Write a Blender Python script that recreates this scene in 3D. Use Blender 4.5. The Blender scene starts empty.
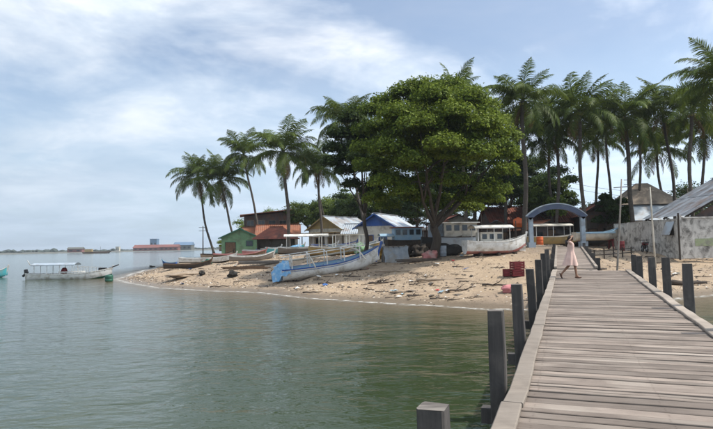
import bpy, bmesh, math, random
import numpy as np
from mathutils import Vector, Matrix, Euler, Quaternion, noise as mnoise

R = math.radians
random.seed(7)
RNG = np.random.default_rng(7)
scene = bpy.context.scene
COL = scene.collection

# ------------------------------------------------------------------ camera
EYE = 3.0                      # eye height above the water
FPX, CX, CY = 560.0, 356.5, 214.5
PITCH = math.atan(31 / 560)
CAMROT = (Matrix.Rotation(math.pi / 2 + PITCH, 3, 'X') @ Matrix.Rotation(R(-1.0), 3, 'Z'))
cam_d = bpy.data.cameras.new('camera')
cam = bpy.data.objects.new('camera', cam_d)
COL.objects.link(cam)
cam.matrix_world = Matrix.Translation((0, 0, EYE)) @ CAMROT.to_4x4()
cam_d.sensor_width = 36
cam_d.lens = FPX / 713 * 36
cam_d.clip_start = 0.1
cam_d.clip_end = 9000
scene.camera = cam

# ------------------------------------------------------------------ sky and sun
SUN_AZ, SUN_EL = R(94), R(54)          # azimuth clockwise from +Y
sunv = Vector((math.sin(SUN_AZ) * math.cos(SUN_EL), math.cos(SUN_AZ) * math.cos(SUN_EL), math.sin(SUN_EL)))
world = bpy.data.worlds.new('World')
scene.world = world
world.use_nodes = True
wt = world.node_tree
wt.nodes.clear()


def N(t, typ, **kw):
    n = t.nodes.new(typ)
    for k, v in kw.items():
        if k.startswith('i_'):
            n.inputs[k[2:].replace('_', ' ')].default_value = v
        else:
            setattr(n, k, v)
    return n


def math_n(t, op, a, b=None, clamp=False):
    n = t.nodes.new('ShaderNodeMath')
    n.operation = op
    n.use_clamp = clamp
    for i, v in enumerate((a, b)):
        if v is None:
            continue
        if isinstance(v, (int, float)):
            n.inputs[i].default_value = v
        else:
            t.links.new(v, n.inputs[i])
    return n.outputs[0]


def mix_n(t, fac, a, b):
    n = t.nodes.new('ShaderNodeMix')
    n.data_type = 'RGBA'
    for i, v in ((0, fac), (6, a), (7, b)):
        if isinstance(v, (int, float)):
            n.inputs[i].default_value = v
        elif isinstance(v, tuple):
            n.inputs[i].default_value = v if len(v) == 4 else (*v, 1)
        else:
            t.links.new(v, n.inputs[i])
    return n.outputs[2]


def ramp_n(t, fac, stops):
    n = t.nodes.new('ShaderNodeValToRGB')
    el = n.color_ramp.elements
    while len(el) < len(stops):
        el.new(0.5)
    for e, (p, c) in zip(el, stops):
        e.position = p
        e.color = (c, c, c, 1) if isinstance(c, (int, float)) else (*c, 1)
    t.links.new(fac, n.inputs[0])
    return n.outputs[0]


def noise_n(t, vec, scale, detail=4, rough=0.55, dist=0.0):
    n = t.nodes.new('ShaderNodeTexNoise')
    n.inputs['Scale'].default_value = scale
    n.inputs['Detail'].default_value = detail
    n.inputs['Roughness'].default_value = rough
    n.inputs['Distortion'].default_value = dist
    if vec is not None:
        t.links.new(vec, n.inputs['Vector'])
    return n.outputs[0]


sky = N(wt, 'ShaderNodeTexSky')
sky.sky_type = 'NISHITA'
sky.sun_disc = False
sky.sun_elevation = SUN_EL
sky.sun_rotation = SUN_AZ
sky.air_density = 1.0
sky.dust_density = 1.0
sky.ozone_density = 1.5
tc = N(wt, 'ShaderNodeTexCoord')
sep = N(wt, 'ShaderNodeSeparateXYZ')
wt.links.new(tc.outputs['Generated'], sep.inputs[0])
zc = math_n(wt, 'MAXIMUM', sep.outputs[2], 0.0)
zz = math_n(wt, 'ADD', zc, 0.16)
cmb = N(wt, 'ShaderNodeCombineXYZ')
wt.links.new(math_n(wt, 'DIVIDE', sep.outputs[0], zz), cmb.inputs[0])
wt.links.new(math_n(wt, 'DIVIDE', sep.outputs[1], zz), cmb.inputs[1])
cmb.inputs[2].default_value = 3.7
n1 = noise_n(wt, cmb.outputs[0], 0.62, 8, 0.56, 0.5)          # cloud cover
n2 = noise_n(wt, cmb.outputs[0], 1.7, 8, 0.58, 0.35)            # cloud body
cover = ramp_n(wt, math_n(wt, 'ADD', n1, math_n(wt, 'MULTIPLY', n2, 0.28)), [(0.54, 0.22), (0.62, 0.62), (0.70, 1.0)])
# clouds look brighter towards the sun
vd = N(wt, 'ShaderNodeVectorMath', operation='DOT_PRODUCT')
wt.links.new(tc.outputs['Generated'], vd.inputs[0])
vd.inputs[1].default_value = sunv
glow = math_n(wt, 'ADD', math_n(wt, 'MULTIPLY', vd.outputs['Value'], 0.5), 0.5)
body = ramp_n(wt, n2, [(0.30, (4.3, 5.15, 6.3)), (0.48, (5.3, 5.95, 6.75)), (0.68, (7.0, 7.2, 7.5))])
body2 = N(wt, 'ShaderNodeVectorMath', operation='SCALE')
wt.links.new(body, body2.inputs[0])
wt.links.new(math_n(wt, 'ADD', math_n(wt, 'MULTIPLY', glow, 0.80), 0.61), body2.inputs['Scale'])
# grey-blue bank of distant stratus low over the sea
low = ramp_n(wt, zc, [(0.0, 0.9), (0.12, 0.6), (0.32, 0.0)])
bank = N(wt, 'ShaderNodeVectorMath', operation='SCALE')
bank.inputs[0].default_value = (3.05, 3.85, 4.75)
wt.links.new(math_n(wt, 'ADD', math_n(wt, 'MULTIPLY', glow, 1.9), math_n(wt, 'ADD', math_n(wt, 'MULTIPLY', n2, 0.5), 0.16)), bank.inputs['Scale'])
c1 = mix_n(wt, cover, sky.outputs[0], body2.outputs[0])
c2 = mix_n(wt, low, c1, bank.outputs[0])
bg = N(wt, 'ShaderNodeBackground')
bg.inputs['Strength'].default_value = 0.14
wt.links.new(c2, bg.inputs['Color'])
wo = N(wt, 'ShaderNodeOutputWorld')
wt.links.new(bg.outputs[0], wo.inputs[0])

sun_d = bpy.data.lights.new('sun', 'SUN')
sun_d.energy = 4.4
sun_d.angle = R(1.2)
sun_d.color = (1.0, 0.94, 0.85)
sun = bpy.data.objects.new('sun', sun_d)
COL.objects.link(sun)
sun.rotation_euler = (-sunv).to_track_quat('-Z', 'Y').to_euler()

scene.view_settings.view_transform = 'Standard'
scene.view_settings.look = 'None'
scene.view_settings.exposure = 0.15
scene.view_settings.gamma = 1.0
scene.view_settings.use_curve_mapping = False
scene.render.engine = 'CYCLES'
scene.cycles.max_bounces = 6
scene.cycles.transparent_max_bounces = 8
scene.cycles.use_denoising = True


# ------------------------------------------------------------------ materials
MATS = {}


def bsdf(name):
    m = bpy.data.materials.new(name)
    m.use_nodes = True
    t = m.node_tree
    return m, t, t.nodes['Principled BSDF']


def mat(name, c1, c2=None, rough=0.7, scale=3.0, stretch=(1, 1, 1), bump=0.0, bscale=None, metal=0.0, rand=0.0, dirt=None, dscale=1.2, detail=6, spec=0.4):
    """two-tone noise paint, optional dirt patches, per-object tone change and fine relief"""
    if name in MATS:
        return MATS[name]
    m, t, b = bsdf(name)
    c2 = c2 or tuple(x * 0.75 for x in c1)
    co = N(t, 'ShaderNodeTexCoord')
    mp = N(t, 'ShaderNodeMapping')
    mp.inputs['Scale'].default_value = stretch
    oi = N(t, 'ShaderNodeObjectInfo')
    va = N(t, 'ShaderNodeVectorMath', operation='ADD')
    t.links.new(co.outputs['Object'], va.inputs[0])
    sc_ = N(t, 'ShaderNodeVectorMath', operation='SCALE')
    sc_.inputs[0].default_value = (37.0, 19.0, 53.0)
    t.links.new(oi.outputs['Random'], sc_.inputs['Scale'])
    t.links.new(sc_.outputs[0], va.inputs[1])
    t.links.new(va.outputs[0], mp.inputs[0])
    nz = noise_n(t, mp.outputs[0], scale, detail, 0.6)
    f = ramp_n(t, nz, [(0.32, 0.0), (0.68, 1.0)])
    col = mix_n(t, f, c1, c2)
    if dirt:
        nd = noise_n(t, va.outputs[0], dscale, 7, 0.65, 0.4)
        col = mix_n(t, ramp_n(t, nd, [(0.48, 0.0), (0.66, 0.85)]), col, dirt)
    if rand:
        hv = N(t, 'ShaderNodeHueSaturation')
        t.links.new(col, hv.inputs['Color'])
        t.links.new(math_n(t, 'ADD', math_n(t, 'MULTIPLY', oi.outputs['Random'], 2 * rand), 1 - rand), hv.inputs['Value'])
        col = hv.outputs[0]
    t.links.new(col, b.inputs['Base Color'])
    b.inputs['Roughness'].default_value = rough
    b.inputs['Metallic'].default_value = metal
    b.inputs['Specular IOR Level'].default_value = spec
    if bump:
        bp = N(t, 'ShaderNodeBump')
        bp.inputs['Strength'].default_value = 0.7
        bp.inputs['Distance'].default_value = bump
        t.links.new(noise_n(t, mp.outputs[0], bscale or scale * 4, 5, 0.6), bp.inputs['Height'])
        t.links.new(bp.outputs[0], b.inputs['Normal'])
    MATS[name] = m
    return m


def leaf_mat(name, dark, light, dead=None, transl=0.35):
    """leaf colour from the per-leaf value stored on the mesh"""
    if name in MATS:
        return MATS[name]
    m, t, b = bsdf(name)
    at = N(t, 'ShaderNodeAttribute')
    at.attribute_name = 'tone'
    stops = [(0.0, dark), (0.75, light)]
    if dead:
        stops += [(0.93, light), (1.0, dead)]
    oi = N(t, 'ShaderNodeObjectInfo')
    col = ramp_n(t, at.outputs['Fac'], stops)
    hv = N(t, 'ShaderNodeHueSaturation')
    t.links.new(col, hv.inputs['Color'])
    t.links.new(math_n(t, 'ADD', math_n(t, 'MULTIPLY', oi.outputs['Random'], 0.5), 0.75), hv.inputs['Value'])
    col = hv.outputs[0]
    t.links.new(col, b.inputs['Base Color'])
    b.inputs['Roughness'].default_value = 0.58
    b.inputs['Specular IOR Level'].default_value = 0.2
    tr = N(t, 'ShaderNodeBsdfTranslucent')
    t.links.new(mix_n(t, 0.35, col, (0.16, 0.20, 0.03)), tr.inputs['Color'])
    ms = N(t, 'ShaderNodeMixShader')
    ms.inputs[0].default_value = transl
    t.links.new(b.outputs[0], ms.inputs[1])
    t.links.new(tr.outputs[0], ms.inputs[2])
    t.links.new(ms.outputs[0], t.nodes['Material Output'].inputs['Surface'])
    MATS[name] = m
    return m


M_WHITE = mat('white_paint', (0.74, 0.74, 0.72), (0.60, 0.60, 0.57), 0.45, 2.0, dirt=(0.34, 0.30, 0.24), dscale=1.7)
M_OFFWHITE = mat('offwhite_plaster', (0.62, 0.58, 0.50), (0.50, 0.46, 0.39), 0.85, 1.5, dirt=(0.28, 0.25, 0.20))
M_BLUE = mat('blue_paint', (0.025, 0.09, 0.33), (0.02, 0.07, 0.25), 0.5, 2.0, dirt=(0.10, 0.13, 0.2))
M_LBLUE = mat('light_blue_paint', (0.20, 0.34, 0.46), (0.28, 0.40, 0.50), 0.5, 2.0, dirt=(0.3, 0.35, 0.36))
M_TURQ = mat('turquoise_paint', (0.06, 0.36, 0.42), (0.09, 0.42, 0.45), 0.5, 2.0, dirt=(0.2, 0.27, 0.26))
M_GREEN = mat('green_paint', (0.15, 0.29, 0.155), (0.20, 0.34, 0.195), 0.7, 1.6, dirt=(0.12, 0.16, 0.10))
M_DGREEN = mat('dark_green_paint', (0.02, 0.09, 0.06), (0.03, 0.12, 0.08), 0.5)
M_RED = mat('red_paint', (0.17, 0.016, 0.022), (0.11, 0.012, 0.016), 0.6, 4.0, dirt=(0.10, 0.02, 0.02))
M_PINK = mat('faded_pink_paint', (0.50, 0.20, 0.18), (0.42, 0.15, 0.14), 0.6, 2.0, dirt=(0.35, 0.28, 0.25))
M_ORANGE = mat('orange_plastic', (0.62, 0.13, 0.03), (0.5, 0.1, 0.03), 0.5)
M_YELLOW = mat('ochre_net', (0.38, 0.22, 0.04), (0.22, 0.12, 0.03), 0.9, 9.0, bump=0.03)
M_BLACK = mat('black_rubber', (0.012, 0.012, 0.014), (0.02, 0.02, 0.02), 0.45)
M_DKWOOD = mat('dark_wood', (0.055, 0.042, 0.032), (0.03, 0.024, 0.02), 0.85, 5.0, (1, 1, 0.3), 0.01, rand=0.25)
M_WOOD = mat('brown_wood', (0.17, 0.105, 0.06), (0.10, 0.062, 0.04), 0.8, 5.0, (1, 0.25, 1), 0.01, rand=0.2)
M_GWOOD = mat('grey_wood', (0.24, 0.21, 0.18), (0.15, 0.13, 0.11), 0.85, 5.0, (0.25, 1, 1), 0.008, rand=0.3)
M_BAMBOO = mat('bleached_bamboo', (0.55, 0.52, 0.45), (0.42, 0.38, 0.31), 0.7, 3.0, rand=0.15)
M_RUST = mat('rusted_iron', (0.24, 0.085, 0.045), (0.31, 0.12, 0.065), 0.8, 1.2, dirt=(0.20, 0.12, 0.09), dscale=0.8, bump=0.004)
M_TILE = mat('red_brown_roof', (0.17, 0.055, 0.04), (0.24, 0.08, 0.05), 0.85, 2.0, dirt=(0.09, 0.05, 0.04), bump=0.02, bscale=14)
M_OLIVE = mat('olive_tan_sheet', (0.36, 0.26, 0.10), (0.28, 0.20, 0.085), 0.8, 1.2, dirt=(0.20, 0.16, 0.09))
M_METAL = mat('galvanised_sheet', (0.50, 0.56, 0.62), (0.40, 0.45, 0.50), 0.42, 1.0, dirt=(0.32, 0.25, 0.20), dscale=0.7, metal=0.25)
M_SHEET = mat('weathered_roof_sheet', (0.27, 0.30, 0.34), (0.18, 0.19, 0.21), 0.5, 0.8, (1, 1, 1), dirt=(0.13, 0.085, 0.065), dscale=0.6, metal=0.3, rand=0.35)
M_DSHEET = mat('dark_cladding', (0.10, 0.085, 0.075), (0.06, 0.05, 0.048), 0.8, 1.5, (3, 3, 0.4), dirt=(0.16, 0.08, 0.05))
M_TARP = mat('grey_tarp', (0.30, 0.33, 0.36), (0.21, 0.235, 0.26), 0.55, 2.5, dirt=(0.24, 0.22, 0.19))
M_BTARP = mat('blue_tarp', (0.16, 0.36, 0.58), (0.10, 0.27, 0.48), 0.5, 4.0, dirt=(0.42, 0.52, 0.58), dscale=3.0)
M_GLASS = mat('dark_window_pane', (0.02, 0.025, 0.03), (0.03, 0.035, 0.04), 0.12, spec=0.6)
M_DARK = mat('painted_interior_shade', (0.02, 0.018, 0.016), (0.03, 0.026, 0.022), 0.95)
M_BARK = mat('rough_bark', (0.085, 0.068, 0.052), (0.045, 0.036, 0.028), 0.95, 6.0, (1, 1, 0.25), 0.05, 9.0)
M_PALMBARK = mat('palm_bark', (0.11, 0.095, 0.08), (0.06, 0.05, 0.042), 0.95, 3.0, (0.5, 0.5, 5.0), 0.03, 5.0, rand=0.2)
M_STONE = mat('dark_rubble', (0.19, 0.155, 0.125), (0.10, 0.085, 0.07), 0.9, 3.0, bump=0.02, rand=0.45)
M_ARCHB = mat('slate_blue_paint', (0.060, 0.080, 0.135), (0.085, 0.105, 0.16), 0.6, 2.0, dirt=(0.12, 0.14, 0.18))
M_ARCHP = mat('pale_blue_pillar', (0.36, 0.42, 0.48), (0.28, 0.34, 0.40), 0.75, 2.0, dirt=(0.22, 0.22, 0.22))
M_LEAF = leaf_mat('broad_leaf', (0.036, 0.072, 0.010), (0.20, 0.255, 0.032))
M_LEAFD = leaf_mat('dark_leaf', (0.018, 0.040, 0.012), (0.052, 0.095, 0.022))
M_LEAFY = leaf_mat('bright_leaf', (0.045, 0.085, 0.016), (0.15, 0.21, 0.045))
M_FROND = leaf_mat('palm_frond_leaf', (0.028, 0.054, 0.010), (0.105, 0.150, 0.026), (0.24, 0.19, 0.045))
M_DEAD = leaf_mat('dry_palm_frond', (0.10, 0.065, 0.03), (0.20, 0.13, 0.055), transl=0.2)


def wood_deck(name, base, dark):
    m, t, b = bsdf(name)
    co = N(t, 'ShaderNodeTexCoord')
    oi = N(t, 'ShaderNodeObjectInfo')
    sc_ = N(t, 'ShaderNodeVectorMath', operation='SCALE')
    sc_.inputs[0].default_value = (41.0, 23.0, 67.0)
    t.links.new(oi.outputs['Random'], sc_.inputs['Scale'])
    va = N(t, 'ShaderNodeVectorMath', operation='ADD')
    t.links.new(co.outputs['Object'], va.inputs[0])
    t.links.new(sc_.outputs[0], va.inputs[1])
    mp = N(t, 'ShaderNodeMapping')
    mp.inputs['Scale'].default_value = (0.8, 22, 22)
    t.links.new(va.outputs[0], mp.inputs[0])
    grain = noise_n(t, mp.outputs[0], 1.6, 6, 0.65, 0.6)
    patch = noise_n(t, va.outputs[0], 1.6, 5, 0.6, 0.3)
    col = mix_n(t, ramp_n(t, grain, [(0.30, 0.0), (0.72, 1.0)]), dark, base)
    col = mix_n(t, ramp_n(t, patch, [(0.42, 0.0), (0.72, 0.7)]), col, tuple(0.55 * x for x in dark))
    col = mix_n(t, ramp_n(t, noise_n(t, va.outputs[0], 0.9, 3, 0.5), [(0.5, 0.0), (0.7, 0.55)]), col, (0.33, 0.29, 0.25))
    hv = N(t, 'ShaderNodeHueSaturation')
    t.links.new(col, hv.inputs['Color'])
    t.links.new(math_n(t, 'ADD', math_n(t, 'MULTIPLY', oi.outputs['Random'], 0.6), 0.66), hv.inputs['Value'])
    nx = N(t, 'ShaderNodeSeparateXYZ')
    t.links.new(co.outputs['Object'], nx.inputs[0])
    ex = math_n(t, 'ABSOLUTE', math_n(t, 'SUBTRACT', math_n(t, 'ABSOLUTE', math_n(t, 'SUBTRACT', math_n(t, 'ABSOLUTE', nx.outputs[0]), 0.625)), 0.625))
    ey = math_n(t, 'SUBTRACT', math_n(t, 'ABSOLUTE', nx.outputs[1]), 0.026)
    dn = math_n(t, 'SQRT', math_n(t, 'ADD', math_n(t, 'MULTIPLY', ex, ex), math_n(t, 'MULTIPLY', ey, ey)))
    nail = ramp_n(t, math_n(t, 'MULTIPLY', dn, 10.0), [(0.0, 0.8), (0.04, 0.7), (0.06, 0.15), (0.25, 0.0)])
    fin = mix_n(t, nail, hv.outputs[0], (0.035, 0.02, 0.014))
    t.links.new(fin, b.inputs['Base Color'])
    b.inputs['Roughness'].default_value = 0.8
    b.inputs['Specular IOR Level'].default_value = 0.25
    bp = N(t, 'ShaderNodeBump')
    bp.inputs['Distance'].default_value = 0.006
    t.links.new(grain, bp.inputs['Height'])
    t.links.new(bp.outputs[0], b.inputs['Normal'])
    return m


M_PLANK = wood_deck('weathered_plank', (0.29, 0.24, 0.203), (0.205, 0.166, 0.14))
M_KERB = wood_deck('bleached_kerb_timber', (0.40, 0.345, 0.29), (0.30, 0.255, 0.215))
M_POST = mat('weathered_dark_post', (0.075, 0.068, 0.064), (0.045, 0.042, 0.041), 0.85, 4.0, (5, 5, 0.3), 0.02, 5.0, rand=0.3, dirt=(0.11, 0.10, 0.09), dscale=2.0)
_t = M_POST.node_tree
_b = _t.nodes['Principled BSDF']
_src = _b.inputs['Base Color'].links[0].from_socket
_g = N(_t, 'ShaderNodeNewGeometry')
_s = N(_t, 'ShaderNodeSeparateXYZ')
_t.links.new(_g.outputs['Position'], _s.inputs[0])
_w = math_n(_t, 'ADD', _s.outputs[2], math_n(_t, 'MULTIPLY', noise_n(_t, _g.outputs['Position'], 5.0, 4), 0.4))
_t.links.new(mix_n(_t, ramp_n(_t, _w, [(0.45, 0.85), (0.75, 0.0)]), _src, (0.02, 0.028, 0.014)), _b.inputs['Base Color'])
M_POSTTOP = mat('sunlit_end_grain', (0.25, 0.225, 0.20), (0.07, 0.06, 0.055), 0.9, 7.0, (0.6, 4, 1), bump=0.02)


def sand_mat():
    m, t, b = bsdf('beach_sand')
    g = N(t, 'ShaderNodeNewGeometry')
    sp = N(t, 'ShaderNodeSeparateXYZ')
    t.links.new(g.outputs['Position'], sp.inputs[0])
    big = noise_n(t, g.outputs['Position'], 0.16, 6, 0.6, 0.5)
    mid = noise_n(t, g.outputs['Position'], 1.1, 6, 0.65, 0.4)
    fine = noise_n(t, g.outputs['Position'], 9.0, 5, 0.7)
    col = mix_n(t, ramp_n(t, big, [(0.35, 0.0), (0.65, 1.0)]), (0.41, 0.305, 0.20), (0.30, 0.225, 0.152))
    col = mix_n(t, ramp_n(t, mid, [(0.40, 0.0), (0.70, 0.75)]), col, (0.46, 0.355, 0.25))
    col = mix_n(t, ramp_n(t, fine, [(0.48, 0.0), (0.70, 0.8)]), col, (0.17, 0.125, 0.09))
    dirt_ = noise_n(t, g.outputs['Position'], 0.45, 7, 0.7, 0.8)
    col = mix_n(t, ramp_n(t, dirt_, [(0.46, 0.0), (0.66, 0.75)]), col, (0.22, 0.165, 0.12))
    # trodden, darker soil and leaf litter further up the shore
    hi = math_n(t, 'ADD', sp.outputs[2], math_n(t, 'MULTIPLY', mid, 1.1))
    col = mix_n(t, ramp_n(t, math_n(t, 'MULTIPLY', hi, 0.3), [(0.72, 0.0), (0.92, 0.8)]), col, (0.20, 0.155, 0.115))
    # wet sand by the waterline
    wz = math_n(t, 'ADD', sp.outputs[2], math_n(t, 'MULTIPLY', mid, 0.12))
    wet = ramp_n(t, wz, [(0.13, 1.0), (0.30, 0.0)])
    col = mix_n(t, math_n(t, 'MULTIPLY', wet, 0.8), col, (0.14, 0.108, 0.074))
    t.links.new(col, b.inputs['Base Color'])
    t.links.new(math_n(t, 'SUBTRACT', 0.92, math_n(t, 'MULTIPLY', wet, 0.5)), b.inputs['Roughness'])
    bp = N(t, 'ShaderNodeBump')
    bp.inputs['Distance'].default_value = 0.12
    t.links.new(math_n(t, 'ADD', mid, math_n(t, 'MULTIPLY', fine, 0.35)), bp.inputs['Height'])
    t.links.new(bp.outputs[0], b.inputs['Normal'])
    return m


def water_mat():
    m, t, b = bsdf('sea_water')
    g = N(t, 'ShaderNodeNewGeometry')
    at = N(t, 'ShaderNodeAttribute')
    at.attribute_name = 'depth'
    dep = at.outputs['Fac']
    d10 = math_n(t, 'MULTIPLY', dep, 0.1)
    col = ramp_n(t, d10, [(0.0, (0.20, 0.16, 0.085)), (0.025, (0.10, 0.092, 0.040)), (0.07, (0.036, 0.048, 0.018)), (0.18, (0.030, 0.044, 0.019)), (0.45, (0.075, 0.102, 0.080))])
    # foam thread on the shoreline
    fo = noise_n(t, g.outputs['Position'], 2.2, 5, 0.7, 0.5)
    fw = math_n(t, 'MULTIPLY', ramp_n(t, dep, [(0.0, 0.95), (0.03, 0.8), (0.09, 0.0)]), ramp_n(t, fo, [(0.36, 0.0), (0.58, 1.0)]))
    col = mix_n(t, fw, col, (0.75, 0.75, 0.72))
    t.links.new(col, b.inputs['Base Color'])
    b.inputs['IOR'].default_value = 1.333
    t.links.new(math_n(t, 'ADD', math_n(t, 'MULTIPLY', fw, 0.6), 0.09), b.inputs['Roughness'])
    alpha = ramp_n(t, dep, [(0.0, 0.25), (0.25, 0.6), (0.9, 1.0)])
    t.links.new(math_n(t, 'MAXIMUM', alpha, fw), b.inputs['Alpha'])
    mp = N(t, 'ShaderNodeMapping')
    mp.inputs['Rotation'].default_value = (0, 0, R(-18))
    mp.inputs['Scale'].default_value = (0.62, 1.1, 1)
    t.links.new(g.outputs['Position'], mp.inputs[0])
    w1 = noise_n(t, mp.outputs[0], 0.62, 3, 0.5, 0.5)
    w2 = noise_n(t, mp.outputs[0], 2.1, 4, 0.5, 0.7)
    w3 = noise_n(t, mp.outputs[0], 5.2, 3, 0.5, 0.3)
    hgt = math_n(t, 'ADD', math_n(t, 'MULTIPLY', w1, 0.11), math_n(t, 'ADD', math_n(t, 'MULTIPLY', w2, 0.040), math_n(t, 'MULTIPLY', w3, 0.014)))
    bp = N(t, 'ShaderNodeBump')
    bp.inputs['Strength'].default_value = 1.0
    bp.inputs['Distance'].default_value = 1.0
    t.links.new(hgt, bp.inputs['Height'])
    t.links.new(bp.outputs[0], b.inputs['Normal'])
    return m


# ------------------------------------------------------------------ mesh helpers
class MB:
    """collects shapes; build() links them as one mesh object"""

    def __init__(s):
        s.v, s.f = [], []

    def add(s, vs, fs, mtx=None):
        o = len(s.v)
        if mtx is not None:
            vs = [mtx @ Vector(p) for p in vs]
        s.v += [tuple(p) for p in vs]
        s.f += [tuple(i + o for i in q) for q in fs]
        return s

    def box(s, c, d, rot=None, taper=1.0):
        x, y, z = d[0] / 2, d[1] / 2, d[2] / 2
        vs = [(a * x * (taper if k > 0 else 1), b_ * y * (taper if k > 0 else 1), k * z) for k in (-1, 1) for b_ in (-1, 1) for a in (-1, 1)]
        fs = [(0, 2, 3, 1), (4, 5, 7, 6), (0, 1, 5, 4), (2, 6, 7, 3), (0, 4, 6, 2), (1, 3, 7, 5)]
        mt = Matrix.Translation(c)
        if rot is not None:
            mt = mt @ Euler(rot).to_matrix().to_4x4()
        return s.add(vs, fs, mt)

    def bar(s, a, b_, w, h=None):
        """square bar from a to b"""
        a, b_ = Vector(a), Vector(b_)
        d = b_ - a
        q = d.to_track_quat('X', 'Z').to_matrix().to_4x4()
        L = d.length
        mt = Matrix.Translation((a + b_) / 2) @ q
        x, y, z = L / 2, w / 2, (h or w) / 2
        vs = [(p * x, r_ * y, k * z) for k in (-1, 1) for r_ in (-1, 1) for p in (-1, 1)]
        fs = [(0, 2, 3, 1), (4, 5, 7, 6), (0, 1, 5, 4), (2, 6, 7, 3), (0, 4, 6, 2), (1, 3, 7, 5)]
        return s.add(vs, fs, mt)

    def tube(s, pts, rad, n=8, cap=True):
        pts = [Vector(p) for p in pts]
        if isinstance(rad, (int, float)):
            rad = [rad] * len(pts)
        o = len(s.v)
        up = Vector((0, 0, 1))
        for i, p in enumerate(pts):
            t = (pts[min(i + 1, len(pts) - 1)] - pts[max(i - 1, 0)]).normalized()
            ref = up if abs(t.z) < 0.95 else Vector((1, 0, 0))
            a = t.cross(ref).normalized()
            b_ = t.cross(a)
            for k in range(n):
                an = 2 * math.pi * k / n
                s.v.append(tuple(p + (a * math.cos(an) + b_ * math.sin(an)) * rad[i]))
        for i in range(len(pts) - 1):
            for k in range(n):
                s.f.append((o + i * n + k, o + i * n + (k + 1) % n, o + (i + 1) * n + (k + 1) % n, o + (i + 1) * n + k))
        if cap:
            s.f.append(tuple(o + k for k in range(n))[::-1])
            s.f.append(tuple(o + (len(pts) - 1) * n + k for k in range(n)))
        return s

    def lathe(s, prof, n=14, mtx=None):
        """profile of (radius, z)"""
        vs, fs = [], []
        for r_, z in prof:
            for k in range(n):
                a = 2 * math.pi * k / n
                vs.append((r_ * math.cos(a), r_ * math.sin(a), z))
        for i in range(len(prof) - 1):
            for k in range(n):
                fs.append((i * n + k, i * n + (k + 1) % n, (i + 1) * n + (k + 1) % n, (i + 1) * n + k))
        fs.append(tuple(range(n))[::-1])
        fs.append(tuple((len(prof) - 1) * n + k for k in range(n)))
        return s.add(vs, fs, mtx)

    def blob(s, c, r_, seed=0, amp=0.25, sub=2, flat=1.0):
        bm = bmesh.new()
        bmesh.ops.create_icosphere(bm, subdivisions=sub, radius=1)
        rr = r_ if isinstance(r_, (tuple, list)) else (r_, r_, r_)
        o = len(s.v)
        for v in bm.verts:
            k = 1 + amp * mnoise.noise(v.co * 1.7 + Vector((seed * 3.1, seed * 1.7, 0)))
            s.v.append((c[0] + v.co.x * rr[0] * k, c[1] + v.co.y * rr[1] * k, c[2] + v.co.z * rr[2] * k * flat))
        for f in bm.faces:
            s.f.append(tuple(o + v.index for v in f.verts))
        bm.free()
        return s

    def grid(s, P):
        """P: list of rows of points"""
        o = len(s.v)
        nr, nc = len(P), len(P[0])
        for r_ in P:
            for p in r_:
                s.v.append(tuple(p))
        for i in range(nr - 1):
            for j in range(nc - 1):
                s.f.append((o + i * nc + j, o + i * nc + j + 1, o + (i + 1) * nc + j + 1, o + (i + 1) * nc + j))
        return s

    def mesh(s, name, m, smooth=False):
        me = bpy.data.meshes.new(name)
        me.from_pydata(s.v, [], s.f)
        if smooth:
            me.polygons.foreach_set('use_smooth', [True] * len(me.polygons))
        me.materials.append(m)
        me.update()
        return me

    def build(s, name, m, parent=None, smooth=False):
        return link(name, s.mesh(name, m, smooth), parent)


def link(name, me, parent=None, mtx=None):
    o = bpy.data.objects.new(name, me)
    COL.objects.link(o)
    if parent is not None:
        o.parent = parent
    if mtx is not None:
        o.matrix_basis = mtx
    return o


def tag(o, label=None, cat=None, group=None, kind=None):
    if label:
        o['label'] = label
    if cat:
        o['category'] = cat
    if group:
        o['group'] = group
    if kind:
        o['kind'] = kind
    return o


def thing(name, label, cat, loc=(0, 0, 0), rz=0.0, group=None, tilt=None):
    o = bpy.data.objects.new(name, None)
    COL.objects.link(o)
    o.empty_display_size = 0.3
    o.location = loc
    o.rotation_euler = (tilt[0] if tilt else 0, tilt[1] if tilt else 0, rz)
    return tag(o, label, cat, group)


def mesh_np(name, V, Fs, m, attr=None, attr_name='tone', smooth=False):
    """numpy quads / tris mesh; attr per vertex"""
    me = bpy.data.meshes.new(name)
    V = np.asarray(V, dtype=np.float32)
    Fs = np.asarray(Fs, dtype=np.int32)
    k = Fs.shape[1]
    me.vertices.add(len(V))
    me.vertices.foreach_set('co', V.ravel())
    me.loops.add(Fs.size)
    me.loops.foreach_set('vertex_index', Fs.ravel())
    me.polygons.add(len(Fs))
    me.polygons.foreach_set('loop_start', np.arange(0, Fs.size, k, dtype=np.int32))
    if smooth:
        me.polygons.foreach_set('use_smooth', np.ones(len(Fs), dtype=bool))
    if attr is not None:
        a = me.attributes.new(attr_name, 'FLOAT', 'POINT')
        a.data.foreach_set('value', np.asarray(attr, dtype=np.float32))
    me.materials.append(m)
    me.update(calc_edges=True)
    me.validate()
    return me


# ------------------------------------------------------------------ terrain
SHORE = np.array([(-60, 400), (-45, 200), (-40, 150), (-35, 118), (-32, 98), (-30, 82), (-27.2, 68), (-24.2, 57.5), (-23.0, 54.2), (-20.5, 50.5), (-15.4, 43.6),
                  (-10, 39.8), (-6.5, 37.4), (-1.5, 32.0), (2.2, 28.5), (5.6, 26.0), (9, 25.2), (13, 26.5), (17, 29.6), (20.5, 31.5), (30, 33.5), (60, 38), (700, 60), (700, 1200), (-60, 1200)], dtype=float)


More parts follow.
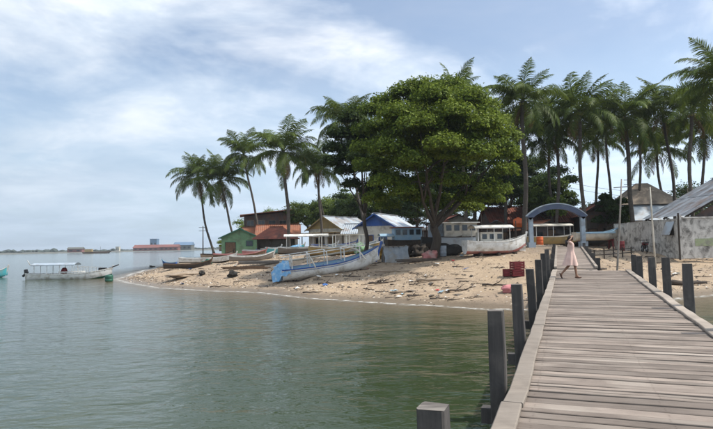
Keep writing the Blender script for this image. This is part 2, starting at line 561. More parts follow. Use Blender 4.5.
def signed_dist(x, y):
    x = np.asarray(x, float)
    y = np.asarray(y, float)
    best = np.full(x.shape, 1e9)
    inside = np.zeros(x.shape, bool)
    n = len(SHORE)
    for i in range(n):
        ax, ay = SHORE[i]
        bx, by = SHORE[(i + 1) % n]
        dx, dy = bx - ax, by - ay
        t = np.clip(((x - ax) * dx + (y - ay) * dy) / (dx * dx + dy * dy), 0, 1)
        best = np.minimum(best, np.hypot(x - ax - t * dx, y - ay - t * dy))
        if ay != by:
            c = ((ay > y) != (by > y)) & (x < dx * (y - ay) / dy + ax)
            inside ^= c
    return np.where(inside, best, -best)


def vnoise(x, y, s, seed):
    """smooth value noise, numpy"""
    x = np.asarray(x, float) / s + seed * 17.3
    y = np.asarray(y, float) / s + seed * 9.1
    xi, yi = np.floor(x), np.floor(y)
    fx, fy = x - xi, y - yi
    fx, fy = fx * fx * (3 - 2 * fx), fy * fy * (3 - 2 * fy)

    def h(a, b_):
        q = np.sin(a * 127.1 + b_ * 311.7 + seed * 74.7) * 43758.5453
        return q - np.floor(q)
    return (h(xi, yi) * (1 - fx) + h(xi + 1, yi) * fx) * (1 - fy) + (h(xi, yi + 1) * (1 - fx) + h(xi + 1, yi + 1) * fx) * fy - 0.5


def terrain(x, y):
    sd = signed_dist(x, y)
    sd2 = sd + vnoise(x, y, 5.0, 1) * 1.0 + vnoise(x, y, 2.0, 5) * 0.35
    z = np.interp(sd2, [-400, -60, -25, -8, -2.5, 0, 2, 5, 9, 14, 20, 30], [-6, -4.5, -2.8, -1.1, -.28, 0, .25, .7, 1.25, 1.85, 2.2, 2.4])
    z = z + 0.75 * np.exp(-((x - 15.5) ** 2 + (y - 45) ** 2) / 40.0) + 0.8 * np.exp(-((x + 20) ** 2 + (y - 93) ** 2) / 90.0)
    w = np.clip(sd / 4, 0, 1)
    return z + w * (vnoise(x, y, 3.0, 2) * 0.30 + vnoise(x, y, 1.1, 3) * 0.16 + vnoise(x, y, 0.6, 4) * 0.05)


def gz(x, y):
    return float(terrain(np.array([x]), np.array([y]))[0])


def axis(a, b_, step, lo, hi):
    mid = list(np.arange(a, b_ + step, step))
    out, s, p = [], step, mid[-1]
    while p < hi:
        s *= 1.22
        p += s
        out.append(p)
    pre, s, p = [], step, mid[0]
    while p > lo:
        s *= 1.22
        p -= s
        pre.append(p)
    return np.array(pre[::-1] + mid + out)


def sheet(name, xs, ys, zf, m, depth=False):
    X, Y = np.meshgrid(xs, ys)
    T = terrain(X, Y)
    Z = T if zf is None else np.full_like(X, zf)
    V = np.stack([X, Y, Z], -1).reshape(-1, 3)
    nx, ny = len(xs), len(ys)
    i = np.arange(nx * ny).reshape(ny, nx)
    F = np.stack([i[:-1, :-1], i[:-1, 1:], i[1:, 1:], i[1:, :-1]], -1).reshape(-1, 4)
    a = np.clip(-T.ravel(), 0, 10) if depth else None
    o = link(name, mesh_np(name, V, F, m, a, 'depth', smooth=True))
    return tag(o, kind='structure')


def ray(px, py):
    return CAMROT @ Vector(((px - CX) / FPX, -(py - CY) / FPX, -1))


def at(px, py, Y):
    """world point at depth Y that the photo shows at that pixel"""
    d = ray(px, py)
    return Vector((0, 0, EYE)) + d * (Y / d.y)


def spot(px, py, lift=0.0):
    """where the view ray meets the ground"""
    d = ray(px, py)
    ts = np.arange(8, 160, 0.1)
    P = np.outer(ts / d.y, np.array(d)) + np.array([0, 0, EYE])
    g = terrain(P[:, 0], P[:, 1])
    k = np.argmax(P[:, 2] <= g)
    return Vector((P[k, 0], P[k, 1], g[k] + lift))


def onground(px, Y, lift=0.0):
    p = at(px, 245, Y)
    return Vector((p.x, p.y, gz(p.x, p.y) + lift))


sheet('beach_ground', axis(-42, 42, 0.4, -1900, 1900), axis(18, 120, 0.45, -300, 3000), None, sand_mat())
sheet('sea_water', axis(-42, 42, 0.7, -1900, 1900), axis(-2, 120, 0.7, -300, 3000), 0.0, water_mat(), True)

# ------------------------------------------------------------------ far coast
M_FARWOOD = mat('far_wood', (0.065, 0.085, 0.075), (0.045, 0.06, 0.055), 0.95, 0.05)
M_FARLAND = mat('far_shore', (0.14, 0.14, 0.12), (0.10, 0.105, 0.095), 0.95, 0.03)


def far_coast():
    # a low strip of land curving away across the bay
    pts = [(-1150, 900), (-700, 620), (-470, 520), (-380, 590), (-330, 680), (-250, 800), (-120, 950)]
    P = []
    for (x, y) in pts:
        q = Vector((x, y, 0)).normalized()
        P.append([Vector((x, y, -1)), Vector((x, y, 0.4)) + q * 3, Vector((x, y, 1.6)) + q * 14, Vector((x, y, 2.2)) + q * 80, Vector((x, y, -2)) + q * 260])
    tag(MB().grid(P).build('far_coast', M_FARLAND, None), kind='structure')
    # woods on it, one mass of crowns
    V, F, A = [], [], []
    mb = MB()
    rnd = random.Random(3)
    for i in range(len(pts) - 1):
        a, b_ = Vector((*pts[i], 0)), Vector((*pts[i + 1], 0))
        n = int((b_ - a).length / 3.2)
        for k in range(n):
            p = a.lerp(b_, (k + rnd.random()) / n)
            q = p.normalized()
            p = p + q * rnd.uniform(12, 60)
            h = rnd.uniform(1.4, 4.2) * (1.0 + 0.8 * mnoise.noise(p * 0.02))
            px = 356 + 560 * p.x / p.y
            if px > 60:
                h *= 0.6
            w = rnd.uniform(3, 7)
            mb.blob((p.x, p.y, 1.5 + h * 0.45), (w, w, h * 0.75), seed=rnd.random() * 50, amp=0.6, sub=1)
    tag(mb.build('far_wood', M_FARWOOD), 'low dark strip of trees along the far coast across the bay', 'trees', kind='stuff')


far_coast()


def far_building(name, label, px, Y, w, d, h, wm, rm, roof='gable', base=1.2, rz=0.0):
    p = at(px, 250, Y)
    t = thing(name, label, 'building', (p.x, p.y, base), rz)
    MB().box((0, 0, h / 2), (w, d, h)).build('wall', wm, t)
    if roof == 'gable':
        o = 0.6
        MB().add([(-w / 2 - o, -d / 2 - o, h), (w / 2 + o, -d / 2 - o, h), (w / 2 + o, d / 2 + o, h), (-w / 2 - o, d / 2 + o, h), (-w / 2 - o, 0, h + d * 0.28), (w / 2 + o, 0, h + d * 0.28)],
                 [(0, 1, 5, 4), (2, 3, 4, 5), (0, 4, 3), (1, 2, 5), (0, 3, 2, 1)]).build('roof', rm, t)
    else:
        MB().box((0, 0, h + 0.2), (w + 0.5, d + 0.5, 0.4)).build('roof', rm, t)
    n = max(2, int(w / 5))
    for k in range(n):
        MB().box((-w / 2 + (k + 0.5) * w / n, -d / 2 - 0.04, h * 0.5), (w / n * 0.45, 0.12, h * 0.35)).build('window', M_GLASS, t)
    return t


M_FRED = mat('far_red_roof', (0.22, 0.085, 0.07), (0.17, 0.07, 0.06), 0.8, 0.1)
M_FWALL = mat('far_red_wall', (0.23, 0.10, 0.085), (0.19, 0.09, 0.08), 0.8, 0.1)
M_FBLUE = mat('far_blue_cladding', (0.13, 0.20, 0.30), (0.10, 0.17, 0.26), 0.6, 0.1)
far_building('brick_hangar', 'dull brick hangar with stepped roof left of the long red warehouse', 141, 655, 13, 10, 3.0, M_FWALL, M_FARLAND)
far_building('red_warehouse', 'long red warehouse on the far coast below the blue tower', 150, 640, 34, 12, 3.4, M_FWALL, M_FRED)
far_building('red_warehouse', 'bright red roofed shed on far coast right of the blue tower', 170, 620, 20, 10, 3.8, M_FRED, M_FRED)
far_building('blue_tower', 'square blue grey tower block above the far red sheds', 154.5, 690, 8.5, 8, 14, M_FBLUE, M_FBLUE, 'flat')
far_building('grey_hall', 'pale grey hall with blue roof behind the far red shed', 184, 700, 22, 14, 6.0, M_FARLAND, M_FBLUE)
far_building('white_house', 'small white block on the far coast left of red warehouses', 118, 660, 4, 4, 5.0, M_OFFWHITE, M_OFFWHITE, 'flat')
far_building('brown_shed', 'low brown shed at the water edge of the far coast', 76, 545, 14, 6, 3.2, M_FWALL, M_FARLAND)

# brown barge lying off the far coast
p = at(97, 252, 500)
t = thing('cargo_barge', 'brown cargo barge lying in front of the far coast', 'barge', (p.x, p.y, 0), 0.1)
MB().add([(-11, -2, -.5), (9, -2, -.5), (9, 2, -.5), (-11, 2, -.5), (-12, -2.5, 1.3), (12, -2.5, 2.0), (12, 2.5, 2.0), (-12, 2.5, 1.3)],
         [(0, 3, 2, 1), (4, 5, 6, 7), (0, 1, 5, 4), (1, 2, 6, 5), (2, 3, 7, 6), (3, 0, 4, 7)]).build('hull', M_WOOD, t)
MB().box((-7, 0, 2.6), (6, 3.6, 2.6)).build('deckhouse', M_OLIVE, t)
MB().tube([(3, 0, 1.5), (3, 0, 6)], 0.12).build('mast', M_DKWOOD, t)


# ------------------------------------------------------------------ vegetation
def frond_mesh(name, L, e0, droop, m, seed, hang=0.6, dens=0.075):
    rnd = random.Random(seed)
    n = 16
    pts, ang = [Vector((0, 0, 0))], e0
    ds = L / n
    side = rnd.uniform(-0.04, 0.04)
    yaw = 0
    for i in range(n):
        s = (i + 1) / n
        ang -= droop * (0.25 + 1.5 * s) / n
        yaw += side
        pts.append(pts[-1] + Vector((math.cos(ang) * math.cos(yaw), math.cos(ang) * math.sin(yaw), math.sin(ang))) * ds)
    V, F, A = [], [], []

    def P(s):
        q = s * n
        i = min(int(q), n - 1)
        return pts[i].lerp(pts[i + 1], q - i), (pts[i + 1] - pts[i]).normalized()
    for i in range(n):           # rachis, three-sided
        r0, r1 = 0.05 * (1 - i / n) + 0.012, 0.05 * (1 - (i + 1) / n) + 0.012
        o = len(V)
        for p_, r_ in ((pts[i], r0), (pts[i + 1], r1)):
            V += [tuple(p_ + Vector((0, -r_, 0))), tuple(p_ + Vector((0, r_, 0))), tuple(p_ + Vector((0, 0, -r_)))]
            A += [0.8] * 3
        F += [(o, o + 1, o + 4, o + 3), (o + 1, o + 2, o + 5, o + 4), (o + 2, o, o + 3, o + 5)]
    s = 0.14
    while s < 1.0:
        p_, tg = P(s)
        sidev = tg.cross(Vector((0, 0, 1))).normalized()
        for sg in (-1, 1):
            if rnd.random() < 0.06:
                continue
            ll = 1.1 * (math.sin(math.pi * min(1, 0.18 + 0.86 * s)) ** 0.7) * rnd.uniform(0.8, 1.1) + 0.12
            fw = rnd.uniform(0.35, 0.7) + 0.4 * s
            d = (sidev * sg + tg * fw + Vector((0, 0, rnd.uniform(-.25, .15)))).normalized()
            d2 = (d + Vector((0, 0, -hang * rnd.uniform(0.8, 1.7)))).normalized()
            w = 0.042
            wv = tg * w
            m1 = p_ + d * ll * 0.45
            m2 = m1 + d2 * ll * 0.6
            o = len(V)
            V += [tuple(p_ - wv * .6), tuple(p_ + wv * .6), tuple(m1 + wv), tuple(m1 - wv), tuple(m2 + wv * .15), tuple(m2 - wv * .15)]
            tone = min(1, max(0, rnd.gauss(0.42, 0.22) + (0.12 if s > 0.85 else 0)))
            A += [tone] * 6
            F += [(o, o + 1, o + 2, o + 3), (o + 3, o + 2, o + 4, o + 5)]
        s += dens / L
    return mesh_np(name, V, F, m, A)


YOUNG = [frond_mesh('frond', 4.6, R(68), R(50), M_FROND, 11 + k, 0.4) for k in range(3)]
MIDF = [frond_mesh('frond', 5.3, R(40), R(84), M_FROND, 21 + k, 0.6) for k in range(4)]
OLDF = [frond_mesh('frond', 5.0, R(6), R(80), M_FROND, 31 + k, 0.9) for k in range(4)]
DEADF = [frond_mesh('dead_frond', 3.6, R(-38), R(46), M_DEAD, 41, 1.2)]


def coconut_mesh():
    mb = MB()
    rnd = random.Random(5)
    for k in range(9):
        a = k * 2.4
        mb.blob((0.34 * math.cos(a), 0.34 * math.sin(a), -0.25 - 0.22 * rnd.random()), (0.13, 0.13, 0.16), k, 0.05, 1)
    return mb.mesh('coconuts', mat('green_coconut', (0.16, 0.17, 0.05), (0.22, 0.16, 0.05), 0.5), True)


COCO = coconut_mesh()
PALM_I = [0]


def palm(label, bx, hx, hy, Y, size=1.0, n=24, bend=0.5, thick=1.0, coco=True, dead=1, dY=0.0):
    """bx: photo column of the trunk's foot, (hx, hy): of the crown's heart, Y: distance"""
    PALM_I[0] += 1
    rnd = random.Random(100 + PALM_I[0])
    base = onground(bx, Y, -0.15)
    hub = at(hx, hy, Y + dY)
    n += 4 + (PALM_I[0] * 5) % 6
    size *= 0.92 + 0.16 * ((PALM_I[0] * 7) % 5) / 4
    dead += 1
    t = thing('coconut_palm', label, 'palm tree', base, 0, 'coconut palms on the shore')
    h = hub - base
    pts, rad = [], []
    k = 26
    for i in range(k + 1):
        s = i / k
        p_ = Vector((h.x * (s * (1 - bend) + bend * s * s), h.y * s, h.z * s))
        p_.x += 0.10 * math.sin(s * 9 + PALM_I[0])
        p_.y += 0.10 * math.sin(s * 7 + 2 * PALM_I[0])
        pts.append(p_)
        r_ = (0.14 + 0.05 * (1 - s) + 0.16 * max(0, 0.06 - s) / 0.06) * thick
        rad.append(r_ * (1.05 if i % 2 else 0.96))
    hub = pts[-1]
    MB().tube(pts, rad, 9).build('trunk', M_PALMBARK, t, True)
    for i in range(n):
        s = (i + 0.5) / n
        az = i * 2.39996 + rnd.uniform(-.25, .25)
        if s < 0.22:
            me = rnd.choice(YOUNG)
            tilt = rnd.uniform(-.15, .25)
        elif s < 0.62:
            me = rnd.choice(MIDF)
            tilt = rnd.uniform(-.22, .22)
        else:
            me = rnd.choice(OLDF)
            tilt = rnd.uniform(-.2, .55)
        sc = size * rnd.uniform(0.86, 1.1)
        # sea breeze from the right: fronds on the left stream flatter, those on the right lift
        tilt += 0.14 * math.cos(az) + rnd.gauss(0, .12)
        mt = Matrix.Translation(hub + Vector((0.10 * math.cos(az), 0.10 * math.sin(az), 0.18 - 0.35 * s))) @ Matrix.Rotation(az, 4, 'Z') @ Matrix.Rotation(tilt, 4, 'Y') @ Matrix.Rotation(rnd.uniform(-.5, .5), 4, 'X') @ Matrix.Scale(sc, 4)
        link('frond', me, t, mt)
    for i in range(dead):
        az = rnd.uniform(0, 6.28)
        mt = Matrix.Translation(hub + Vector((0, 0, -0.3))) @ Matrix.Rotation(az, 4, 'Z') @ Matrix.Rotation(rnd.uniform(.1, .4), 4, 'Y') @ Matrix.Scale(size * .85, 4)
        link('dead_frond', DEADF[0], t, mt)
    if coco:
        tag(link('coconuts', COCO, t, Matrix.Translation(hub) @ Matrix.Rotation(rnd.random() * 6, 4, 'Z') @ Matrix.Scale(size, 4)), kind='stuff')
    return t


palm('slender coconut palm leaning left, leftmost of the shore palms', 214, 198, 177, 93, 1.12, 22, -0.4)
palm('leaning coconut palm second from left, rising beside the green house', 240, 221, 180, 90, 1.10, 22, -0.5)
palm('coconut palm leaning left over the rusty roofs, third from left', 264, 244, 154, 88, 1.10, 23, -0.2)
palm('tall full coconut palm in front of the red brown hut roof', 290, 283, 151, 72, 1.12, 28, 0.3, 1.25, True, 2)
palm('coconut palm in front of the tan gabled house', 322, 318, 168, 78, 1.0, 22, 0.2)
palm('slim coconut palm beside the tan house, behind its neighbour', 329, 312, 160, 92, 0.95, 18, 0.3, 0.9)
palm('leaning coconut palm rising behind the left flank of the broad tree', 369, 345, 120, 74, 1.05, 24, -0.1)
palm('thin palm trunk with small crown left of the blue gable', 386, 372, 150, 84, 0.85, 18, 0.2)
palm('coconut palm whose fronds show above the top of the broad tree', 470, 455, 96, 62, 0.9, 20, 0.2)
palm('very tall coconut palm just right of the broad tree', 526, 523, 100, 54, 0.98, 28, 0.3, 1.3, True, 2)
palm('shorter dark coconut palm behind the blue arch', 552, 549, 138, 64, 0.92, 24, 0.3)
palm('tall coconut palm standing behind the right pillar of the arch', 585, 578, 110, 57, 0.96, 28, 0.2, 1.1, True, 2)
palm('low coconut palm in the gap right of the arch', 596, 598, 140, 74, 0.95, 22, 0.2)
palm('tall coconut palm with stout trunk left of the tan hip roof', 634, 625, 116, 58, 0.95, 28, 0.2, 1.3, True, 2)
palm('slim coconut palm close beside the stout trunked one', 639, 641, 132, 66, 0.85, 22, 0.4, 0.9)
palm('coconut palm right of the tan hip roof, crown swept left', 679, 663, 110, 60, 0.95, 24, 0.3, 0.95)
palm('low coconut palm behind the rusty roofed shed', 668, 656, 150, 72, 0.95, 22, 0.2)
palm('coconut palm above the rusty shed roof, second from right', 692, 690, 112, 56, 0.95, 26, 0.2, 1.1)
palm('dark coconut palm low behind the shed ridge at the right', 702, 704, 134, 66, 0.95, 24, 0.3)
palm('nearest coconut palm, crown cut by the right edge of the picture', 738, 722, 80, 43, 0.95, 28, 0.3, 1.1)
palm('dark coconut palm with crown close to right side of the broad tree', 506, 508, 128, 66, 1.0, 24, 0.2)
palm('dark coconut palm filling the gap between the two tall palms by the arch', 558, 558, 124, 62, 1.0, 26, 0.3)
palm('coconut palm between the tall pillar palm and the stout palm', 612, 606, 118, 68, 0.8, 20, 0.2, 0.9)


def leaves(centres, n, size, seed, up=0.5):
    """centres: (x,y,z,rx,rz,bias) clumps -> quads with tone"""
    g = np.random.default_rng(seed)
    C = np.array(centres, float)
    w = (C[:, 3] ** 2) * (C[:, 4] ** .5)
    idx = g.choice(len(C), n, p=w / w.sum())
    d = g.normal(size=(n, 3))
    d /= np.linalg.norm(d, axis=1)[:, None]
    d[:, 2] = np.where(d[:, 2] < -0.2, -d[:, 2] * 0.6, d[:, 2])
    rr = g.random(n) ** 0.42
    rr = np.where(g.random(n) < .05, rr * g.uniform(1.1, 1.45, n), rr)
    # ragged clump edge
    rr *= 1 + 0.22 * np.sin(d[:, 0] * 7 + idx) * np.sin(d[:, 1] * 6 + idx * 2)
    P = C[idx, :3] + d * rr[:, None] * np.stack([C[idx, 3], C[idx, 3], C[idx, 4]], -1)
    nrm = d * 0.6 + g.normal(size=(n, 3)) * 0.55 + np.array([0, 0, up])
    nrm /= np.linalg.norm(nrm, axis=1)[:, None]
    a = np.cross(nrm, g.normal(size=(n, 3)))
    a /= np.linalg.norm(a, axis=1)[:, None]
    b_ = np.cross(nrm, a)
    L = size * g.uniform(0.6, 1.3, n)[:, None]
    Wd = L * g.uniform(0.42, 0.6, n)[:, None]
    fold = nrm * L * 0.16
    V = np.stack([P - a * L * .5 - fold, P + b_ * Wd * .5, P + a * L * .5 - fold, P - b_ * Wd * .5], 1).reshape(-1, 3)
    F = np.arange(4 * n).reshape(-1, 4)
    tone = np.clip(0.40 + C[idx, 5] + g.normal(size=n) * 0.20, 0, 0.92)
    return V, F, np.repeat(tone, 4)


def limb_path(rnd, a, b_, sag, k=8):
    a, b_ = Vector(a), Vector(b_)
    out = []
    for i in range(k + 1):
        s = i / k
        p_ = a.lerp(b_, s)
        p_.z += sag * math.sin(math.pi * s)
        p_ += Vector((rnd.uniform(-.12, .12), rnd.uniform(-.12, .12), rnd.uniform(-.1, .1))) * (1 if 0 < i < k else 0)
        out.append(p_)
    return out


def broad_tree(label, base, R_, zc, H_, n_clump, n_leaf, leaf, m, seed, trunk_r=0.45, fork=3.0, extra=(), cut=-0.15, clump_r=1.7, nlimb=8, name='broadleaf_tree', flat=.78):
    """R_: crown radii (x, y), zc: crown centre height, H_: crown half height"""
    rnd = random.Random(seed)
    t = thing(name, label, 'tree', base, rnd.random() * 0.1)
    cs = []
    for i in range(n_clump):
        z = rnd.uniform(cut, 1.0)
        a = rnd.uniform(0, 6.283)
        r_ = math.sqrt(max(0, 1 - z * z))
        k = rnd.uniform(0.70, 1.0) if i % 3 else rnd.uniform(0.2, 0.75)
        wob = 1 + 0.16 * mnoise.noise(Vector((math.cos(a) * 1.6, math.sin(a) * 1.6, z * 1.6 + seed)))
        cr = clump_r * rnd.uniform(0.55, 1.2)
        cs.append((R_[0] * r_ * math.cos(a) * k * wob, R_[1] * r_ * math.sin(a) * k * wob, zc + H_ * z * k * wob, cr, cr * flat, rnd.gauss(0, 0.10)))
    for e in extra:
        cs.append((*e[:3], e[3], e[3] * flat, rnd.gauss(0, 0.08)))
    V, F, A = leaves(cs, n_leaf, leaf, seed)
    tag(link('crown', mesh_np('crown', V, F, m, A), t), kind='stuff')
    k = 10
    tp = [Vector((0.12 * math.sin(i * 0.8 + seed), 0.10 * math.cos(i * .7), -0.3 + (fork + 0.3) * i / k)) for i in range(k + 1)]
    tr = [trunk_r * (1 + 0.9 * max(0, 1 - i / 2.2) ** 2 - 0.25 * i / k) for i in range(k + 1)]
    MB().tube(tp, tr, 14).build('trunk', M_BARK, t, True)
    order = sorted(cs, key=lambda c: -math.hypot(c[0], c[1]))
    for i in range(nlimb):
        c = order[(i * 5) % len(order)]
        p0 = tp[-1] + Vector((0, 0, -0.5 * rnd.random()))
        path = limb_path(rnd, p0, (c[0] * 0.85, c[1] * 0.85, c[2]), -0.05 * R_[0])
        mb = MB().tube(path, [trunk_r * 0.46 * (1 - 0.84 * j / 8) for j in range(9)], 8)
        for q in range(2):
            c2 = order[(i * 5 + q + 1) % len(order)]
            mid = path[4 + q]
            mb.tube(limb_path(rnd, mid, Vector(c2[:3]) * 0.5 + mid * 0.5, 0.1, 5), [trunk_r * 0.25 * (1 - .8 * j / 5) for j in range(6)], 6)
        mb.build('limb', M_BARK, t, True)
    return t


TREE = spot(436, 257.5)
# crown pieces that give the lopsided outline (broad flat top, hanging lower skirts)
EX = []
for (px, py, dy, r_) in [(366, 132, 0, 1.2), (374, 112, 0, 1.3), (388, 101, 1, 1.3), (404, 94, 0, 1.3), (424, 90, 0, 1.4), (446, 92, -1, 1.4), (466, 97, 0, 1.4), (484, 107, 0, 1.3), (497, 122, 0, 1.2), (503, 140, -1, 1.3), (506, 158, -1, 1.1), (498, 176, -2, 1.2),
                         (362, 152, -1, 1.1), (368, 172, -2, 1.2), (380, 188, -3, 1.2), (398, 196, -3, 1.2), (484, 192, -2, 1.3), (466, 200, 0, 1.2), (505, 190, 1, 1.0), (384, 160, -4, 1.5), (410, 140, -5, 1.6), (440, 130, -5, 1.6), (470, 140, -5, 1.5), (425, 112, -4, 1.5), (458, 114, -4, 1.5), (392, 128, -4, 1.5), (430, 160, -6, 1.4), (460, 166, -5.5, 1.4), (486, 158, -4, 1.3), (405, 172, -5, 1.3), (446, 188, -4, 1.1), (420, 192, 3, 1.4), (450, 200, 4, 1.4), (390, 204, 3, 1.2), (478, 206, 3, 1.3), (412, 84.5, 0, .6), (452, 84, 0, .55), (376, 100, 0, .5), (514, 150, 0, .5), (510, 172, -1, .55), (494, 104, 0, .5), (358, 164, -1, .5), (415, 200, -1, 1.2), (440, 206, 1, 1.2), (430, 180, 0, 1.5), (462, 184, 0, 1.4), (400, 184, 0, 1.3), (375, 200, 0, 1.1), (492, 200, 0, 1.1)]:
    q = at(px, py, TREE.y) - TREE
    EX.append((q.x, dy, q.z, r_))
cz = at(436, 148, TREE.y) - TREE
broad_tree('broad spreading yellow green tree with thick trunk in the middle of the beach', TREE, (5.6, 5.4), cz.z, 4.0, 95, 175000, 0.24, M_LEAF, 3, 0.40, 2.6, EX, -0.5, 1.15, 7)
# darker neighbour whose crown joins it on the left
NB = onground(366, 50)
EX = []
for (px, py, dy, r_) in [(334, 150, 0, 1.1), (331, 164, 0, 1.0), (340, 136, 0, 1.2), (350, 120, 0, 1.2), (358, 110, 1, 1.0), (345, 172, 0, 1.1), (355, 150, 0, 1.4), (366, 168, 0, 1.3), (364, 132, 0, 1.4), (372, 190, 1, 1.2), (352, 186, 0, 1.0), (385, 176, 1, 1.4), (385, 150, 1, 1.5)]:
    q = at(px, py, NB.y) - NB
    EX.append((q.x, dy, q.z, r_))
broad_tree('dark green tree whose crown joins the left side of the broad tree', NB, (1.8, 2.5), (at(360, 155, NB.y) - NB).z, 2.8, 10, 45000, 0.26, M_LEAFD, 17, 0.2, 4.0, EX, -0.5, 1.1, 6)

# other broadleaf trees behind the village
for (px, Y, w, h, m, lab, nl) in [
        (475, 66, 5.5, 11.0, M_LEAFD, 'dark leafy tree right behind the broad tree, above the white boat', 26000),
        (508, 70, 5.0, 11.5, M_LEAFD, 'dark leafy tree behind the left pillar of the arch', 22000),
        (552, 66, 3.4, 7.2, M_LEAFY, 'light green leafy tree seen through and over the arch', 18000),
        (312, 98, 6.0, 8.5, M_LEAFY, 'light green tree behind the tan gabled house', 18000),
        (345, 104, 6.5, 8.6, M_LEAF, 'green tree behind the pale metal roof', 18000),
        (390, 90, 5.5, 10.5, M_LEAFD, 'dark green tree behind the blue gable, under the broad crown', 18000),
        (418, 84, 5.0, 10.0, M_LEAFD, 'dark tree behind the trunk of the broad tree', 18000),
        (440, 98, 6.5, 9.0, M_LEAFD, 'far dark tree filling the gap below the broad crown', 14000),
        (610, 60, 2.1, 5.4, M_LEAFD, 'dense dark bushy tree left of the tall mast poles', 12000),
        (606, 90, 7.0, 6.0, M_LEAFD, 'low wide dark tree behind the red roofs right of the arch', 12000),
        (660, 92, 8.0, 6.5, M_LEAFD, 'low dark tree behind the tan hip roof', 12000),
        (270, 118, 6.5, 8.0, M_LEAF, 'green tree behind the two storey rusty house', 10000),
        (720, 78, 8.0, 8.0, M_LEAFD, 'dark tree behind the rusty shed at the right edge', 10000),
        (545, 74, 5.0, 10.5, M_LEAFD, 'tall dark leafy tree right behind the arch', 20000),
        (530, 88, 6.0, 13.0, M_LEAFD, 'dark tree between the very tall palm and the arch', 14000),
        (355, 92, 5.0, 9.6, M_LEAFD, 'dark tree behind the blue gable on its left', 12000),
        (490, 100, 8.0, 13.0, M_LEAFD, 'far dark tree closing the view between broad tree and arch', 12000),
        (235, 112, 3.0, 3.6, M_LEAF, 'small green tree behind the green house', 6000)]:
    b_ = onground(px, Y)
    broad_tree(lab, b_, (w, w * .85), h * 0.66, h * 0.38, 26, nl, 0.34, m, int(px + Y), 0.28, h * 0.42, (), -0.6, w * 0.30, 5)

# ------------------------------------------------------------------ jetty
TH = R(20.634)
U = Vector((math.sin(TH), math.cos(TH), 0))
W_ = Vector((math.cos(TH), -math.sin(TH), 0))
LEFT, WID = -0.547, 2.8


def dz(s):
    return 1.2 + 0.01278 * s + 0.000303 * s * s


def J(s, v, up=0.0):
    return U * s + W_ * v + Vector((0, 0, dz(s) + up))


jet = thing('wooden_jetty', 'long weathered plank jetty with square posts running from the water to the arch', 'jetty', (0, 0, 0))
rnd = random.Random(21)
JM = Matrix((U, W_, (0, 0, 1))).transposed()


def plank_mesh(L, w, th, seed):
    """board with worn, slightly crooked long edges; local X along the board"""
    r_ = random.Random(seed)
    mb = MB()
    k = 6
    rows = []
    for i in range(k + 1):
        x = -L / 2 + L * i / k
        a, b_ = -w / 2 + r_.uniform(-.006, .006), w / 2 + r_.uniform(-.006, .006)
        if r_.random() < 0.12:
            b_ -= r_.uniform(0.008, 0.02)
        zt = th / 2 + r_.uniform(-.004, .004)
        rows.append([(x, a, -th / 2), (x, a, zt - .006), (x, a + .006, zt), (x, b_ - .006, zt), (x, b_, zt - .006), (x, b_, -th / 2)])
    mb.grid(rows)
    mb.f += [tuple(range(6)), tuple(k * 6 + q for q in range(6))[::-1]]
    return mb.mesh('plank', M_PLANK)


PLANKS = {}
s = 1.6
i = 0
S_END = 26.2
while s < S_END:
    w = rnd.choice((0.085, 0.10, 0.115, 0.13, 0.15, 0.19))
    v = rnd.randrange(3)
    if (w, v) not in PLANKS:
        PLANKS[(w, v)] = plank_mesh(WID + 0.16, w, 0.04, int(w * 1000) + v)
    gap = rnd.choice((0.014, 0.018, 0.024, 0.030, 0.038)) if rnd.random() > 0.15 else rnd.uniform(0.05, 0.085)
    c = J(s + w / 2, LEFT + WID / 2 + rnd.uniform(-.02, .02), -0.02 + rnd.uniform(-.009, .006))
    slope = math.atan(0.01278 + 0.000606 * s)
    mt = Matrix.Translation(c) @ Matrix.Rotation(-TH + rnd.uniform(-.007, .007), 4, 'Z') @ Matrix.Rotation(slope + rnd.uniform(-.02, .02), 4, 'X') @ Matrix.Rotation(rnd.uniform(-.003, .003), 4, 'Y')
    if rnd.random() < 0.5:
        mt = mt @ Matrix.Rotation(math.pi, 4, 'Z')
    link('plank', PLANKS[(w, v)], jet, mt)
    s += w + gap
    i += 1


def beam(s0, s1, v, w, h, up, m, name):
    mb = MB()
    rows = []
    k = max(2, int((s1 - s0) / 0.5))
    r_ = random.Random(int(s0 * 100 + v * 10))
    for j in range(k + 1):
        q = s0 + (s1 - s0) * j / k
        dw = r_.uniform(-.012, .012)
        a, b_ = v - w / 2 + dw, v + w / 2 + dw
        lo, hi = up, up + h + r_.uniform(-.006, .006)
        rows.append([J(q, a, lo), J(q, a, hi - .012), J(q, a + .012, hi), J(q, b_ - .012, hi), J(q, b_, hi - .012), J(q, b_, lo)])
    mb.grid([[tuple(p) for p in r2] for r2 in rows])
    mb.f += [tuple(range(6)), tuple(k * 6 + q for q in range(6))[::-1]]
    return mb.build(name, m, jet)


# kerb timbers lie on the planks' ends, in lengths butted end to end
cuts = [1.5, 6.1, 11.3, 16.2, 21.4, 26.2]
for a, b_ in zip(cuts[:-1], cuts[1:]):
    for v in (LEFT - 0.05, LEFT + WID + 0.05):
        beam(a + .004, b_ - .004, v + rnd.uniform(-.03, .03), rnd.uniform(.19, .22), rnd.uniform(.038, .05), 0.012, M_KERB, 'kerb_timber')
for v in (LEFT + 0.15, LEFT + WID / 2, LEFT + WID - 0.15):
    beam(1.5, 26.1, v, 0.16, 0.2, -0.26, M_POST, 'stringer')


